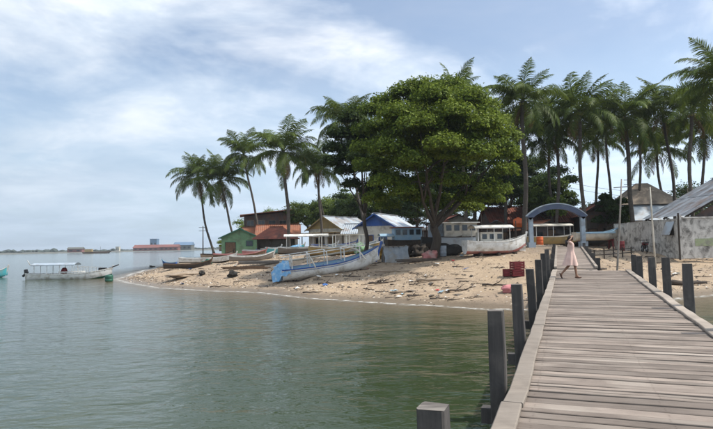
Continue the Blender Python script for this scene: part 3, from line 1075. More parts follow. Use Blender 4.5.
def post(s_, v, top, w=0.2, foot=-1.2, tilt=0.0):
    b_ = J(s_, v)
    h = top - foot
    r_ = random.Random(int(s_ * 77 + v * 13))
    mb = MB()
    rows = []
    k = 7
    for j in range(k + 1):
        z = foot + h * j / k
        dx, dy = tilt * (z - b_.z) + r_.uniform(-.004, .004), r_.uniform(-.004, .004)
        hw = w / 2 * (1 + r_.uniform(-.03, .03)) * (1 if j < k else 0.97)
        c_ = 0.014
        ring = []
        for (sx, sy) in ((-1, -1), (1, -1), (1, 1), (-1, 1)):
            e = [(sx * hw, sy * (hw - c_)), (sx * (hw - c_), sy * hw)]
            if sx * sy > 0:
                e = e
            else:
                e = e[::-1]
            ring += e
        rows.append([(x + dx, y + dy, z) for x, y in ring])
    n = 8
    vs, fs = [q for r2 in rows for q in r2], []
    for j in range(k):
        for q in range(n):
            fs.append((j * n + q, j * n + (q + 1) % n, (j + 1) * n + (q + 1) % n, (j + 1) * n + q))
    mt = Matrix.Translation((b_.x, b_.y, 0)) @ Matrix.Rotation(-TH + r_.uniform(-.06, .06), 4, 'Z')
    po = mb.add(vs, fs, mt).build('post', M_POST, jet)
    # weather-worn top, the sunlight on it put into a paler colour
    MB().add([(x, y, z + (0.0 if q % 2 else 0.004)) for q, (x, y, z) in enumerate(rows[-1])], [tuple(range(n))], mt).build('post_top', M_POSTTOP, po)


for s_, hgt in ((3.55, .72), (6.85, .90), (10.0, .93), (13.7, .95), (17.3, .98), (21.0, 1.0), (24.6, 1.0)):
    post(s_, LEFT - 0.28, dz(s_) + hgt, 0.185, -1.6, -0.02 + rnd.uniform(-.02, .02))
for s_, hgt in ((4.5, .92), (8.0, .9), (11.4, .92), (14.7, 1.0), (17.7, 1.0), (20.6, .86), (24.0, .72), (26.0, .68)):
    post(s_, LEFT + WID + 0.28, dz(s_) + hgt, 0.2, -1.6 if s_ < 22 else -0.4, -0.01)
# cross heads under the deck, from post to post
for s_ in (3.55, 6.85, 10.0, 13.7, 17.3, 21.0, 24.6):
    a, b_ = J(s_ + .12, LEFT - .5, -.36), J(s_ + .12, LEFT + WID + .5, -.36)
    MB().bar(a, b_, 0.16, 0.18).build('crosshead', M_POST, jet)

# narrower ramp from the jetty head up to the arch
RA, RB = Vector((9.75, 25.1, 1.80)), Vector((15.95, 42.3, 2.62))
ramp = thing('plank_ramp', 'narrow plank ramp climbing from the jetty end to the blue arch', 'ramp', RA)
du = (RB - RA)
L = du.length
du.normalize()
dw = Vector((du.y, -du.x, 0)).normalized()
s = -0.6
k = 0
RP = [plank_mesh(1.75, 0.17, 0.04, 900 + q) for q in range(3)]
while s < L:
    c = du * s + Vector((0, 0, -.02 - (0.05 if s < 0.3 else 0)))
    mt = Matrix.Translation(c) @ Matrix.Rotation(math.atan2(dw.y, dw.x) + rnd.uniform(-.01, .01), 4, 'Z') @ Matrix.Rotation(math.asin(du.z), 4, 'X')
    link('plank', RP[k % 3], ramp, mt)
    k += 1
    s += 0.18 + rnd.choice((.004, .008, .012))
for sg in (-1, 1):
    for a, b_ in ((0.2, L * .33), (L * .335, L * .66), (L * .665, L)):
        MB().bar(du * a + dw * sg * .86 + Vector((0, 0, .04)), du * b_ + dw * sg * .86 + Vector((0, 0, .04)), 0.12, 0.09).build('kerb_timber', M_KERB, ramp)
    for q in (0.10, 0.30, 0.5, 0.7, 0.92):
        c = du * (L * q) + dw * sg * 1.02
        g = gz(RA.x + c.x, RA.y + c.y) - RA.z - .3
        top = c.z + (0.34 if sg > 0 else 0.30)
        MB().box((c.x, c.y, (g + top) / 2), (0.2, 0.2, top - g), (0, 0, -TH)).build('post', M_POST, ramp)
    MB().bar(du * -.3 + dw * sg * .6 + Vector((0, 0, -.14)), du * L + dw * sg * .6 + Vector((0, 0, -.14)), 0.12, 0.18).build('stringer', M_POST, ramp)


# ------------------------------------------------------------------ buildings
def corrugated(x0, x1, y0, y1, z0, z1, pitch=0.3, amp=0.03, th=0.02):
    """roof sheet: eave edge (x0,z0) to ridge edge (x1,z1), running along y"""
    n = max(4, int(abs(y1 - y0) / pitch * 4))
    rows = [[], []]
    for i in range(n + 1):
        y = y0 + (y1 - y0) * i / n
        a = amp * math.sin(2 * math.pi * i / 4)
        rows[0].append((x0, y, z0 + a))
        rows[1].append((x1, y, z1 + a))
    mb = MB()
    mb.grid(rows)
    mb.grid([[(x, y, z - th) for x, y, z in r_][::-1] for r_ in rows])
    return mb


def opening(parent, name, c, w, h, axis_, m_frame, m_pane, shutter=None):
    """window or door: frame with a recessed pane, on a wall facing -y (axis 0) or +x (axis 1)"""
    x, y, z = c

    def B(a0, a1, z0, z1, out0, out1):
        if axis_ == 0:
            return MB().box((x + (a0 + a1) / 2, y - (out0 + out1) / 2, z + (z0 + z1) / 2), (a1 - a0, out1 - out0, z1 - z0))
        return MB().box((x + (out0 + out1) / 2, y + (a0 + a1) / 2, z + (z0 + z1) / 2), (out1 - out0, a1 - a0, z1 - z0))
    t_ = 0.07
    f = MB()
    for args in ((-w / 2 - t_, -w / 2, -h / 2 - t_, h / 2 + t_), (w / 2, w / 2 + t_, -h / 2 - t_, h / 2 + t_), (-w / 2, w / 2, h / 2, h / 2 + t_), (-w / 2, w / 2, -h / 2 - t_, -h / 2)):
        q = B(*args, -0.01, 0.06)
        f.add(q.v, q.f)
    if name == 'window':
        q = B(-.02, .02, -h / 2, h / 2, -0.005, .045)
        f.add(q.v, q.f)
    fo = f.build(name, m_frame, parent)
    B(-w / 2, w / 2, -h / 2, h / 2, -0.02, 0.02).build('pane' if name == 'window' else 'door_leaf', m_pane, fo)
    if name == 'door':
        B(w * .3, w * .38, -.05, .05, .02, .06).build('handle', M_BLACK, fo)
    return fo


def gable_house(name, label, loc, rz, w, d, h, pitch, wm, rm, gm=None, over=0.45, openings=(), trim=None, gable_sheet=False, cat='house', veranda=None):
    """gable front faces -y, ridge along +y; roof in two corrugated slopes"""
    t = thing(name, label, cat, loc, rz)
    rh = w / 2 * pitch
    MB().add([(-w / 2, 0, -.6), (w / 2, 0, -.6), (w / 2, d, -.6), (-w / 2, d, -.6), (-w / 2, 0, h), (w / 2, 0, h), (w / 2, d, h), (-w / 2, d, h)],
             [(0, 1, 5, 4), (1, 2, 6, 5), (2, 3, 7, 6), (3, 0, 4, 7), (4, 5, 6, 7)]).build('wall', wm, t)
    for y0, y1 in ((-0.03, 0.05), (d - .05, d + .03)):
        MB().add([(-w / 2, y0, h), (w / 2, y0, h), (0, y0, h + rh), (-w / 2, y1, h), (w / 2, y1, h), (0, y1, h + rh)], [(0, 1, 2), (5, 4, 3), (0, 3, 4, 1), (1, 4, 5, 2), (2, 5, 3, 0)]).build('gable', gm or wm, t)
    ex = over * pitch
    for sg in (-1, 1):
        x0, x1 = sg * (w / 2 + over), 0.0
        corrugated(x0, x1, -over, d + over, h - ex + .06, h + rh + .06).build('roof_slope', rm, t)
        MB().bar((x0, -over, h - ex - .02), (0, -over, h + rh - .02), 0.05, 0.16).build('bargeboard', trim or M_DKWOOD, t)
    MB().box((0, d / 2, h + rh + .10), (0.34, d + 2 * over, 0.06)).build('ridge_cap', rm, t)
    for (kind, ax, a, z, ow, oh) in openings:
        c = (a, 0, z) if ax == 0 else (w / 2, a, z)
        opening(t, kind, c, ow, oh, ax, trim or M_DKWOOD, M_GLASS if kind == 'window' else M_WOOD)
    if veranda:
        vy, vz, vm = veranda
        corrugated(-w / 2 - .3, w / 2 + .3, -vy, 0.0, vz, vz + 0.02).build('veranda_roof', vm, t)
        for x in (-w / 2, -w / 6, w / 6, w / 2):
            MB().box((x, -vy + .15, vz / 2 - .3), (0.1, 0.1, vz + .55)).build('veranda_post', M_DKWOOD, t)
    return t


# left village, from the water inwards
gable_house('green_house', 'small green painted wooden house with low gable behind leftmost palms', onground(240, 84), R(8), 5.4, 6, 2.7, 0.45, M_GREEN, M_DGREEN, M_GREEN,
            openings=[('door', 0, -1.4, 0.95, 1.5, 1.9), ('window', 0, 1.4, 1.7, 0.9, 0.7), ('window', 1, 2.5, 1.6, 1.0, 0.8)], trim=M_DGREEN)
t = gable_house('rusty_house', 'two storey timber house with rusty mono pitch roof behind green house', onground(270, 94), R(12), 9.0, 6, 2.6, 0.02, M_DSHEET, M_RUST, M_DSHEET, 0.3,
                openings=[('door', 0, -2.0, 0.95, 1.0, 1.9), ('window', 0, 0.5, 1.6, 1.2, 0.9)])
MB().add([(-4.2, .4, 2.7), (3.2, .4, 2.7), (3.2, 5.6, 2.7), (-4.2, 5.6, 2.7), (-4.2, .4, 5.6), (3.2, .4, 6.4), (3.2, 5.6, 6.4), (-4.2, 5.6, 5.6)],
         [(0, 1, 5, 4), (1, 2, 6, 5), (2, 3, 7, 6), (3, 0, 4, 7), (4, 5, 6, 7)]).build('upper_wall', M_DSHEET, t)
for k in range(4):
    opening(t, 'window', (-3.2 + k * 1.8, .4, 4.5), 1.1, 0.8, 0, M_GWOOD, M_GLASS)
MB().add([(-4.9, -.5, 5.75), (3.7, -.5, 6.65), (3.7, 6.2, 6.65), (-4.9, 6.2, 5.75), (-4.9, -.5, 5.87), (3.7, -.5, 6.77), (3.7, 6.2, 6.77), (-4.9, 6.2, 5.87)],
         [(0, 3, 2, 1), (4, 5, 6, 7), (0, 1, 5, 4), (1, 2, 6, 5), (2, 3, 7, 6), (3, 0, 4, 7)]).build('upper_roof', M_RUST, t)
MB().box((4.3, 2.2, 5.1), (1.6, 2.2, 3.4)).build('water_tower', M_OLIVE, t)
corrugated(-4.4, 3.2, -3.2, -.1, 2.2, 2.3).build('lean_to', M_RUST, t)
MB().add([(-4.6, -3.3, 2.1), (2.4, -3.3, 2.1), (2.4, .38, 3.9), (-4.6, .38, 3.9)], [(0, 1, 2, 3)]).build('lean_to_roof', M_RUST, t)
for x in (-4.3, -1.2, 2.1):
    MB().box((x, -3.1, .9), (.12, .12, 2.5)).build('lean_to_post', M_DKWOOD, t)

# red brown hip-roofed hut
p = onground(276, 78)
t = thing('tiled_hut', 'open fronted hut with red brown hip roof behind the fullest palm', 'hut', p, R(5))
MB().add([(-2.6, 0, -.5), (2.6, 0, -.5), (2.6, 3.6, -.5), (-2.6, 3.6, -.5), (-2.6, 0, 2), (2.6, 0, 2), (2.6, 3.6, 2), (-2.6, 3.6, 2)], [(1, 2, 6, 5), (2, 3, 7, 6), (3, 0, 4, 7)]).build('wall', M_OFFWHITE, t)
for x in (-2.5, -.8, .9, 2.5):
    MB().box((x, -.6, .75), (.14, .14, 2.5)).build('veranda_post', M_DKWOOD, t)
MB().add([(-3.3, -1.2, 1.95), (3.3, -1.2, 1.95), (3.3, 4.2, 1.95), (-3.3, 4.2, 1.95), (-.9, 1.5, 3.7), (.9, 1.5, 3.7)], [(0, 1, 5, 4), (1, 2, 5), (2, 3, 4, 5), (3, 0, 4), (0, 3, 2, 1)]).build('roof', M_TILE, t)
MB().box((0, -.5, .3), (4.2, .12, .8)).build('half_wall', M_OFFWHITE, t)
MB().bar((-1, 1.5, 3.75), (1, 1.5, 3.75), .2, .12).build('ridge_cap', M_RUST, t)

gable_house('rust_roofed_house', 'low house with bright rust roof between palm and tan gable', onground(298, 88), R(96), 6.0, 6, 2.5, 0.5, M_OFFWHITE, M_RUST, M_OFFWHITE,
            openings=[('window', 1, 2, 1.5, 1.0, .8), ('door', 1, 4, 0.95, .9, 1.9)])
gable_house('tan_house', 'house with tan gable front and pale corrugated metal roof', onground(325, 80), R(-38), 6.2, 7.0, 3.2, 0.56, M_OFFWHITE, M_METAL, M_OLIVE,
            openings=[('door', 0, 1.2, .95, 1.0, 1.9), ('window', 0, -1.2, 1.5, 1.0, .8), ('window', 1, 2.0, 1.4, 1.1, .8), ('window', 1, 4.6, 1.4, 1.1, .8)], trim=M_OLIVE, veranda=(1.6, 2.6, M_OLIVE))
gable_house('blue_gabled_house', 'house with deep blue gable end and pale metal roof', onground(376, 66), R(-24), 4.6, 7.0, 3.0, 0.62, M_OFFWHITE, M_METAL, M_BLUE,
            openings=[('door', 0, -.8, .95, .9, 1.9), ('window', 0, .9, 1.3, .9, .7), ('window', 1, 2, 1.2, .9, .7), ('window', 1, 4.8, 1.2, .9, .7)], trim=M_BLUE, over=.5)
gable_house('white_roofed_house', 'low house with whitish roof right of blue gable, behind tree trunk', onground(404, 78), R(80), 5, 8, 2.4, 0.5, M_OFFWHITE, M_METAL, M_OFFWHITE,
            openings=[('window', 1, 2, 1.3, 1, .8), ('window', 1, 5, 1.3, 1, .8)])
gable_house('cream_house', 'cream house with arched dark opening behind trunk of broad tree', onground(459, 74), R(4), 5.0, 6, 3.4, 0.4, M_OFFWHITE, M_TILE, M_OFFWHITE,
            openings=[('window', 0, .4, 2.6, .8, 1.2), ('door', 0, -1.4, .95, 1.0, 1.9)])
gable_house('brick_red_house', 'house with dull red tiled roof framed by the blue arch', onground(563, 70), R(90), 7, 9.5, 2.9, 0.55, M_DSHEET, M_TILE, M_DSHEET,
            openings=[('window', 1, 2, 1.5, 1.2, .9), ('window', 1, 7, 1.5, 1.2, .9), ('door', 1, 4.5, .95, 1.0, 1.9)])
gable_house('red_roofed_house', 'long house with dull red roof right of the arch', onground(592, 76), R(84), 6, 10, 3.2, 0.6, M_OFFWHITE, M_TILE, M_OFFWHITE,
            openings=[('window', 1, 2, 1.5, 1.2, .9), ('window', 1, 7, 1.5, 1.2, .9)])
gable_house('dark_hut', 'dark brown hut with steep roof left of the mast poles', onground(603, 62), R(-10), 4.2, 4.5, 3.6, 0.6, M_DSHEET, M_TILE, M_DSHEET,
            openings=[('window', 0, .6, 1.6, .9, .7), ('door', 0, -1, .95, .9, 1.9)])

# white garden wall far behind
p = onground(612, 66)
t = thing('white_wall', 'low white masonry wall between red roofed house and stained wall', 'wall', p, R(2))
MB().box((0, 0, .95), (6.5, .2, 2.9)).build('wall_panel', M_WHITE, t)
MB().box((0, 0, 2.45), (6.7, .3, .1)).build('coping', M_OFFWHITE, t)

# house with tan hip roof beyond the shed
p = onground(655, 64)
t = thing('hip_roofed_house', 'house with tan hip roof and pale lean-to behind the stained wall', 'house', p, R(-6))
MB().box((0, 3, 2.2), (6.0, 5, 5.4)).build('wall', M_OFFWHITE, t)
MB().add([(-3.6, 0, 4.7), (3.6, 0, 4.7), (3.6, 6, 4.7), (-3.6, 6, 4.7), (-.7, 3, 7.4), (.7, 3, 7.4)], [(0, 1, 5, 4), (1, 2, 5), (2, 3, 4, 5), (3, 0, 4), (0, 3, 2, 1)]).build('roof', mat('grey_tan_roof', (.27, .22, .17), (.21, .17, .135), .85, 2, dirt=(.14, .11, .09)), t)
for x in (-1.6, 1.2):
    opening(t, 'window', (x, .5, 3.4), 1.0, .9, 0, M_DKWOOD, M_GLASS)
MB().add([(-3.4, -2.6, 2.7), (3.4, -2.6, 2.7), (3.4, .45, 4.6), (-3.4, .45, 4.6), (-3.4, -2.6, 2.78), (3.4, -2.6, 2.78), (3.4, .45, 4.68), (-3.4, .45, 4.68)],
         [(0, 3, 2, 1), (4, 5, 6, 7), (0, 1, 5, 4), (1, 2, 6, 5), (2, 3, 7, 6), (3, 0, 4, 7)]).build('lean_to_roof', M_METAL, t)

# stained concrete wall with a corner
M_CONC = mat('stained_concrete', (0.60, 0.58, 0.54), (0.38, 0.36, 0.335), 0.9, 2.6, (1, 1, 0.5), 0.012, 12, dirt=(0.07, 0.064, 0.056), dscale=1.9, rand=0.12)
CORNER = Vector((24.2, 42.0, 0))
t = thing('concrete_wall', 'stained grey concrete wall turning a corner right of the jetty', 'wall', (CORNER.x, CORNER.y, 1.9))
for k in range(4):          # left arm, running back from the corner
    y0, y1 = k * 2.7 + .12, k * 2.7 + 2.58
    MB().box((.05 * k, (y0 + y1) / 2, 1.15), (.16, y1 - y0, 2.9)).build('wall_panel', M_CONC, t)
    MB().box((.05 * k + .06, k * 2.7 + 2.7, 1.2), (.24, .24, 3.04)).build('pilaster', M_CONC, t)
for k in range(5):          # right arm
    x0, x1 = k * 2.7 + .12, k * 2.7 + 2.58
    MB().box(((x0 + x1) / 2, -.02 * k, 1.2), (x1 - x0, .16, 3.0)).build('wall_panel', M_CONC, t)
    MB().box((k * 2.7 + 2.7, .06, 1.2), (.24, .24, 3.04)).build('pilaster', M_CONC, t)
MB().box((0, 0, 1.3), (.2, .2, 3.3)).build('pilaster', M_CONC, t)
MB().box((-.16, -.16, 1.35), (.09, .09, 3.5)).build('corner_pole', M_DKWOOD, t)
MB().bar((.05, .2, 2.66), (.25, 10.9, 2.66), .26, .10).build('coping', M_CONC, t)
MB().bar((.2, 0, 2.76), (13.6, -.06, 2.76), .26, .10).build('coping', M_CONC, t)
MB().box((-.28, 1.1, 2.0), (.05, 1.1, 1.1), (0, R(24), 0)).build('shutter', M_METAL, t)
MB().box((-.085, 1.1, 1.95), (.03, .95, .95)).build('opening', M_DARK, t)  # dark panel on the wall, painted as the shade inside an opening
MB().box((2.0, -.10, .9), (1.9, .012, .55)).build('painted_patch', mat('faded_green_paint', (.25, .30, .17), (.33, .35, .24), .9, 6, dirt=(.2, .19, .17), dscale=3), t)

# shed behind the wall: every roof sheet its own piece
EV = Vector((27.6, 46.5, 0))
t = thing('rusty_shed', 'big open shed with patched rusty metal roof behind the concrete wall', 'shed', (EV.x, EV.y, 2.0))
SH_L, SH_W, eave, ridge = 6.6, 6.4, 3.0, 6.7
n = 8
for sg in (0, 1):
    for k in range(n):
        y0 = -.5 + k * (SH_L + .5) / n
        y1 = y0 + (SH_L + .5) / n + .06
        for half in range(2):
            a, b_ = (0, .52) if half == 0 else (.48, 1.0)
            xa, xb = -.5 + a * (SH_W + .5), -.5 + b_ * (SH_W + .5)
            za, zb = eave + a * (ridge - eave), eave + b_ * (ridge - eave)
            if sg:
                xa, xb = 2 * SH_W - xa, 2 * SH_W - xb
            up = .02 * (k % 2) + .03 * half
            corrugated(xa, xb, y0, y1, za + up + rnd.uniform(0, .015), zb + up + rnd.uniform(0, .015), .11, .016, .006).build('roof_sheet', M_SHEET if rnd.random() > .07 else M_RUST, t)
MB().bar((SH_W, -.5, ridge + .09), (SH_W, SH_L, ridge + .09), .5, .05).build('ridge_cap', M_SHEET, t)
for y in (0, SH_L / 2, SH_L - .2):
    for x in (0.1, SH_W, 2 * SH_W - .1):
        MB().box((x, y, (eave - .4) / 2 if x != SH_W else (ridge - .4) / 2), (.18, .18, (eave + .3) if x != SH_W else ridge)).build('post', M_DKWOOD, t)
    MB().bar((-.3, y, eave - .12), (SH_W, y, ridge - .12), .1, .16).build('rafter', M_DKWOOD, t)
    MB().bar((2 * SH_W + .3, y, eave - .12), (SH_W, y, ridge - .12), .1, .16).build('rafter', M_DKWOOD, t)
    MB().bar((0, y, eave - .2), (2 * SH_W, y, eave - .2), .1, .16).build('tie_beam', M_DKWOOD, t)
MB().box((SH_W, SH_L - .1, 1.2), (2 * SH_W, .08, 3.2)).build('back_wall', M_DSHEET, t)
MB().add([(.2, .25, eave - .3), (2 * SH_W - .2, .25, eave - .3), (SH_W, .25, ridge - .35), (.2, .31, eave - .3), (2 * SH_W - .2, .31, eave - .3), (SH_W, .31, ridge - .35)], [(0, 1, 2), (5, 4, 3), (0, 3, 4, 1), (1, 4, 5, 2), (2, 5, 3, 0)]).build('gable_shade_sheet', M_DSHEET, t)  # dark sheet added to stand for the shaded interior under the roof
MB().box((SH_W + 1, 4, .6), (4, 2, 2.2)).build('stored_bales', M_DSHEET, t)

# ------------------------------------------------------------------ arch
AL, AR = at(531.5, 250, 44.5), at(583.5, 249, 44.5)
amid = (AL + AR) / 2
span = (AR - AL).length
ga = gz(amid.x, amid.y)
t = thing('entrance_arch', 'blue arch on two pale pillars at the landward end of the jetty', 'arch', (amid.x, amid.y, ga), math.atan2(AR.y - AL.y, AR.x - AL.x))
spring = at(531, 217, 44.5).z - ga
crown_z = at(556, 203.5, 44.5).z - ga
for sg in (-1, 1):
    pl = MB().box((sg * span / 2, 0, spring / 2 - .2), (.32, .32, spring + .4)).build('pillar', M_ARCHP, t)
    MB().box((sg * span / 2, 0, .12), (.56, .56, .5)).build('plinth', M_ARCHP, pl)
    MB().box((sg * span / 2, 0, spring + .02), (.50, .50, .14)).build('capital', M_ARCHB, pl)
rise = crown_z - spring - .05
ho = span / 2 + .35
rad_o = (ho * ho + rise * rise) / (2 * rise)
a0 = math.asin(ho / rad_o)
rows = []
for i in range(29):
    a = -a0 + 2 * a0 * i / 28
    co, si = math.cos(a), math.sin(a)
    zc_ = crown_z - rad_o
    ro, ri = rad_o, rad_o - .44
    rows.append([(si * ro, -.16, zc_ + co * ro), (si * ro, .16, zc_ + co * ro), (si * ri, .16, zc_ + co * ri), (si * ri, -.16, zc_ + co * ri), (si * ro, -.16, zc_ + co * ro)])
mb = MB().grid(rows)
mb.f += [(0, 1, 2, 3), (28 * 5 + 3, 28 * 5 + 2, 28 * 5 + 1, 28 * 5)]
mb.build('arch_board', M_ARCHB, t)
rows = [[(x * 1.002, y * 1.25, z + .03) for x, y, z in (r_[0], r_[1])] + [(r_[1][0], r_[1][1] * 1.25, r_[1][2] - .05), (r_[0][0], r_[0][1] * 1.25, r_[0][2] - .05), (r_[0][0] * 1.002, r_[0][1] * 1.25, r_[0][2] + .03)] for r_ in rows]
MB().grid(rows).build('arch_moulding', M_ARCHP, t)


# ------------------------------------------------------------------ boats
def hull_pts(L, B, D, sheer_bow=0.5, sheer_stern=0.1, keel_bow=0.35, stern_w=0.6, k=22, m=7, inset=0.0, dz_=0.0, full=0.8):
    """rows along the boat (stern x=-L/2, bow x=+L/2); each row port sheer .. keel .. starboard sheer"""
    rows = []
    for i in range(k + 1):
        s = i / k
        x = -L / 2 + L * s
        if s < 0.45:
            w = stern_w + (1 - stern_w) * math.sin(s / 0.45 * math.pi / 2)
        else:
            w = max(0.012, 1 - ((s - 0.45) / 0.55) ** 2.2)
        w = max(0.006, w * B / 2 - inset)
        q = max(0, (s - 0.5) / 0.5)
        zs = D + sheer_bow * q ** 2 + sheer_stern * max(0, (0.3 - s) / 0.3) ** 2
        zk = D * keel_bow * max(0, (s - 0.72) / 0.28) ** 1.6 * 1.8 + inset + dz_
        zk = min(zk, zs - 0.06)
        row = []
        for j in range(-m, m + 1):
            a = abs(j) / m
            y = w * (1 - (1 - a) ** 2.4) ** full
            z = zk + (zs - zk) * a ** 1.7
            row.append((x, math.copysign(y, j) if j else 0.0, z))
        rows.append(row)
    return rows


def boat(name, label, loc, rz, L, B, D, hm, bm=None, stripe=None, tilt=None, group='boats on the shore', thwarts=3, canopy=None, motor=None, inner=None, **kw):
    t = thing(name, label, 'boat', loc, rz, group, tilt)
    ro = hull_pts(L, B, D, **kw)
    ri = hull_pts(L, B, D, inset=0.05, **kw)
    m = len(ro[0]) // 2
    lowj = max(1, int(m * 0.55))
    # topsides and (differently painted) bottom
    if bm:
        MB().grid([r_[:m - lowj + 1] for r_ in ro]).grid([r_[m + lowj:] for r_ in ro]).build('topside', hm, t, True)
        MB().grid([r_[m - lowj:m + lowj + 1] for r_ in ro]).build('bottom', bm, t, True)
    else:
        MB().grid(ro).build('hull', hm, t, True)
    ri2 = [[(x, y, max(z, 0.22 * D)) for x, y, z in r_] for r_ in ri]
    mb = MB().grid([r_[::-1] for r_ in ri2])
    mb.build('lining', inner or hm, t, True)
    tr = MB()
    tr.add(ro[0], [tuple(range(len(ro[0])))])
    tr.build('transom', hm, t)
    # rubbing strake on the sheer
    for j in (0, -1):
        g = MB()
        sg = -1 if j == 0 else 1
        g.grid([[(r_[j][0], r_[j][1] + sg * .035, r_[j][2] - .07), (r_[j][0], r_[j][1] + sg * .035, r_[j][2] + .015), (r_[j][0], r_[j][1] - sg * .07, r_[j][2] + .015), (r_[j][0], r_[j][1] - sg * .07, r_[j][2] - .05), (r_[j][0], r_[j][1] + sg * .035, r_[j][2] - .07)] for r_ in ro])
        g.build('gunwale', stripe or hm, t)
    k = len(ro)
    for q in range(thwarts):
        r_ = ro[int(k * (0.2 + 0.55 * q / max(1, thwarts - 1)))]
        MB().box((r_[0][0], 0, D * .72), (.26, abs(r_[0][1]) * 1.82, .04)).build('thwart', M_WOOD, t)
    # stem post
    MB().bar((ro[-2][0][0], 0, ro[-2][m][2] + .02), (L / 2 + .12, 0, ro[-1][0][2] + .22), .09, .14).build('stem', stripe or hm, t)
    if canopy:
        x0, x1, hgt, cm, w2 = canopy
        n = max(2, int((x1 - x0) / 1.3) + 1)
        for q in range(n):
            x = x0 + .1 + (x1 - x0 - .2) * q / (n - 1)
            for sg in (-1, 1):
                MB().bar((x, sg * w2 * .92, D * .9), (x, sg * w2 * .92, hgt), .045).build('canopy_post', M_WHITE, t)
        rows = []
        for q in range(9):
            y = -w2 * 1.12 + 2 * w2 * 1.12 * q / 8
            z = hgt + .20 * (1 - (y / (w2 * 1.12)) ** 2)
            rows.append([(x0 - .2, y, z), (x1 + .2, y, z)])
        c = MB().grid(rows).grid([[(x, y, z - .05) for x, y, z in r_][::-1] for r_ in rows])
        c.add([(x0 - .2, -w2 * 1.12, hgt - .07), (x1 + .2, -w2 * 1.12, hgt - .07), (x1 + .2, -w2 * 1.12, hgt + .01), (x0 - .2, -w2 * 1.12, hgt + .01)], [(0, 1, 2, 3)])
        c.build('canopy', cm, t)
    if motor:
        xs = -L / 2 - .16
        mo = MB()
        mo.box((xs, 0, D + .30), (.34, .30, .42), (0, R(-12), 0), .8)
        mo.build('outboard_cowl', motor, t)
        MB().box((xs + .02, 0, D - .2), (.13, .1, .9), (0, R(-8), 0)).bar((xs - .02, 0, D - .62), (xs - .3, 0, D - .66), .1).build('outboard_leg', M_BLACK, t)
    return t


# moored boat on the left
WB = at(70, 278.6, 60)
t = boat('moored_boat', 'white motor boat with grey blue canopy moored off the sand spit', (WB.x, WB.y, -.22), R(3), 8.8, 1.75, .78, M_WHITE, M_DGREEN, M_WHITE, canopy=(-3.5, .6, 1.72, M_ARCHP, .74), motor=M_BLACK, sheer_bow=.55)
for sg in (-1, 1):
    for q in range(6):
        MB().bar((.8 + q * .42, sg * .72, .8), (.8 + q * .42, sg * .72, 1.5 - .03 * q), .035).build('rail_post', M_WHITE, t)
    MB().bar((.8, sg * .72, 1.5), (3.0, sg * .70, 1.36), .04).build('hand_rail', M_WHITE, t)
MB().bar((3.5, 0, 1.05), (5.1, 0, 1.62), .10).build('bowsprit', M_DKWOOD, t)
MB().bar((-4.9, 0, .55), (-4.4, 0, 1.0), .16, .2).build('outboard_shaft', M_BLACK, t)
MB().bar((-3.9, -.5, 1.75), (-4.2, -.5, 2.25), .06).build('flag_staff', M_WHITE, t)
MB().box((3.4, 0, 1.15), (.7, .5, .35)).build('bow_locker', M_BLACK, t)
MB().blob((-.6, 0, 1.0), (.32, .3, .42), 2, .3).build('red_bundle', M_RED, t)
MB().box((.2, 0, .95), (2.4, 1.0, .12)).build('cabin_floor', M_WHITE, t)

# green float by the tip of the spit
p = at(109, 279.5, 54)
tag(MB().lathe([(.22, -.1), (.36, -.02), (.37, .18), (.34, .2), (.37, .24), (.37, .5), (.33, .58), (.12, .6)], 14).build('floating_drum', M_DGREEN, None, True), 'dark green drum floating off the tip of the sand spit', 'drum').location = (p.x, p.y, 0)

# turquoise bow entering the picture on the left
p = at(-16, 272, 66)
boat('turquoise_boat', 'turquoise boat with only its bow in the picture at the left edge', (p.x, p.y, -.15), R(12), 5, 1.3, .6, M_TURQ, None, M_WHITE, sheer_bow=.8)

# blue dinghy in the back water
p = at(169.5, 261.5, 110)
boat('blue_dinghy', 'small blue dinghy floating behind the sand spit', (p.x, p.y, -.1), R(172), 2.9, 1.0, .42, M_BLUE, None, M_LBLUE, thwarts=2)

# beached outrigger in the foreground
S0, S1 = spot(287, 281.5), spot(345, 270)
d_ = at(377, 262, 50.5) - at(284, 282, 41)
ang = math.atan2(S1.y - S0.y, S1.x - S0.x)
bl = 7.5
mid = S0 + (S1 - S0).normalized() * bl * .46
pit = math.atan2(gz(*(S0 + (S1 - S0).normalized() * bl * .9).xy) - gz(*S0.xy), bl * .9)
mid.z = (gz(*S0.xy) + gz(*(S0 + (S1 - S0).normalized() * bl * .9).xy)) / 2 + .06
t = thing('beached_outrigger', 'white and blue outrigger boat drawn up on the sand, blue tarp on its stern', 'boat', mid, 0, 'boats on the shore')
t.rotation_euler = (Matrix.Rotation(ang, 3, 'Z') @ Matrix.Rotation(-pit, 3, 'Y') @ Matrix.Rotation(R(6), 3, 'X')).to_euler()
kw = dict(sheer_bow=.75, stern_w=.66, sheer_stern=.05)
D = .85
ro, ri = hull_pts(bl, 1.7, D, **kw), hull_pts(bl, 1.7, D, inset=.05, **kw)
m_ = len(ro[0]) // 2
MB().grid(ro).build('hull', M_WHITE, t, True)
MB().grid([[(x, y, max(z, .25)) for x, y, z in r_][::-1] for r_ in ri]).build('lining', M_LBLUE, t, True)
MB().add(ro[0], [tuple(range(len(ro[0])))]).build('transom', M_WHITE, t)
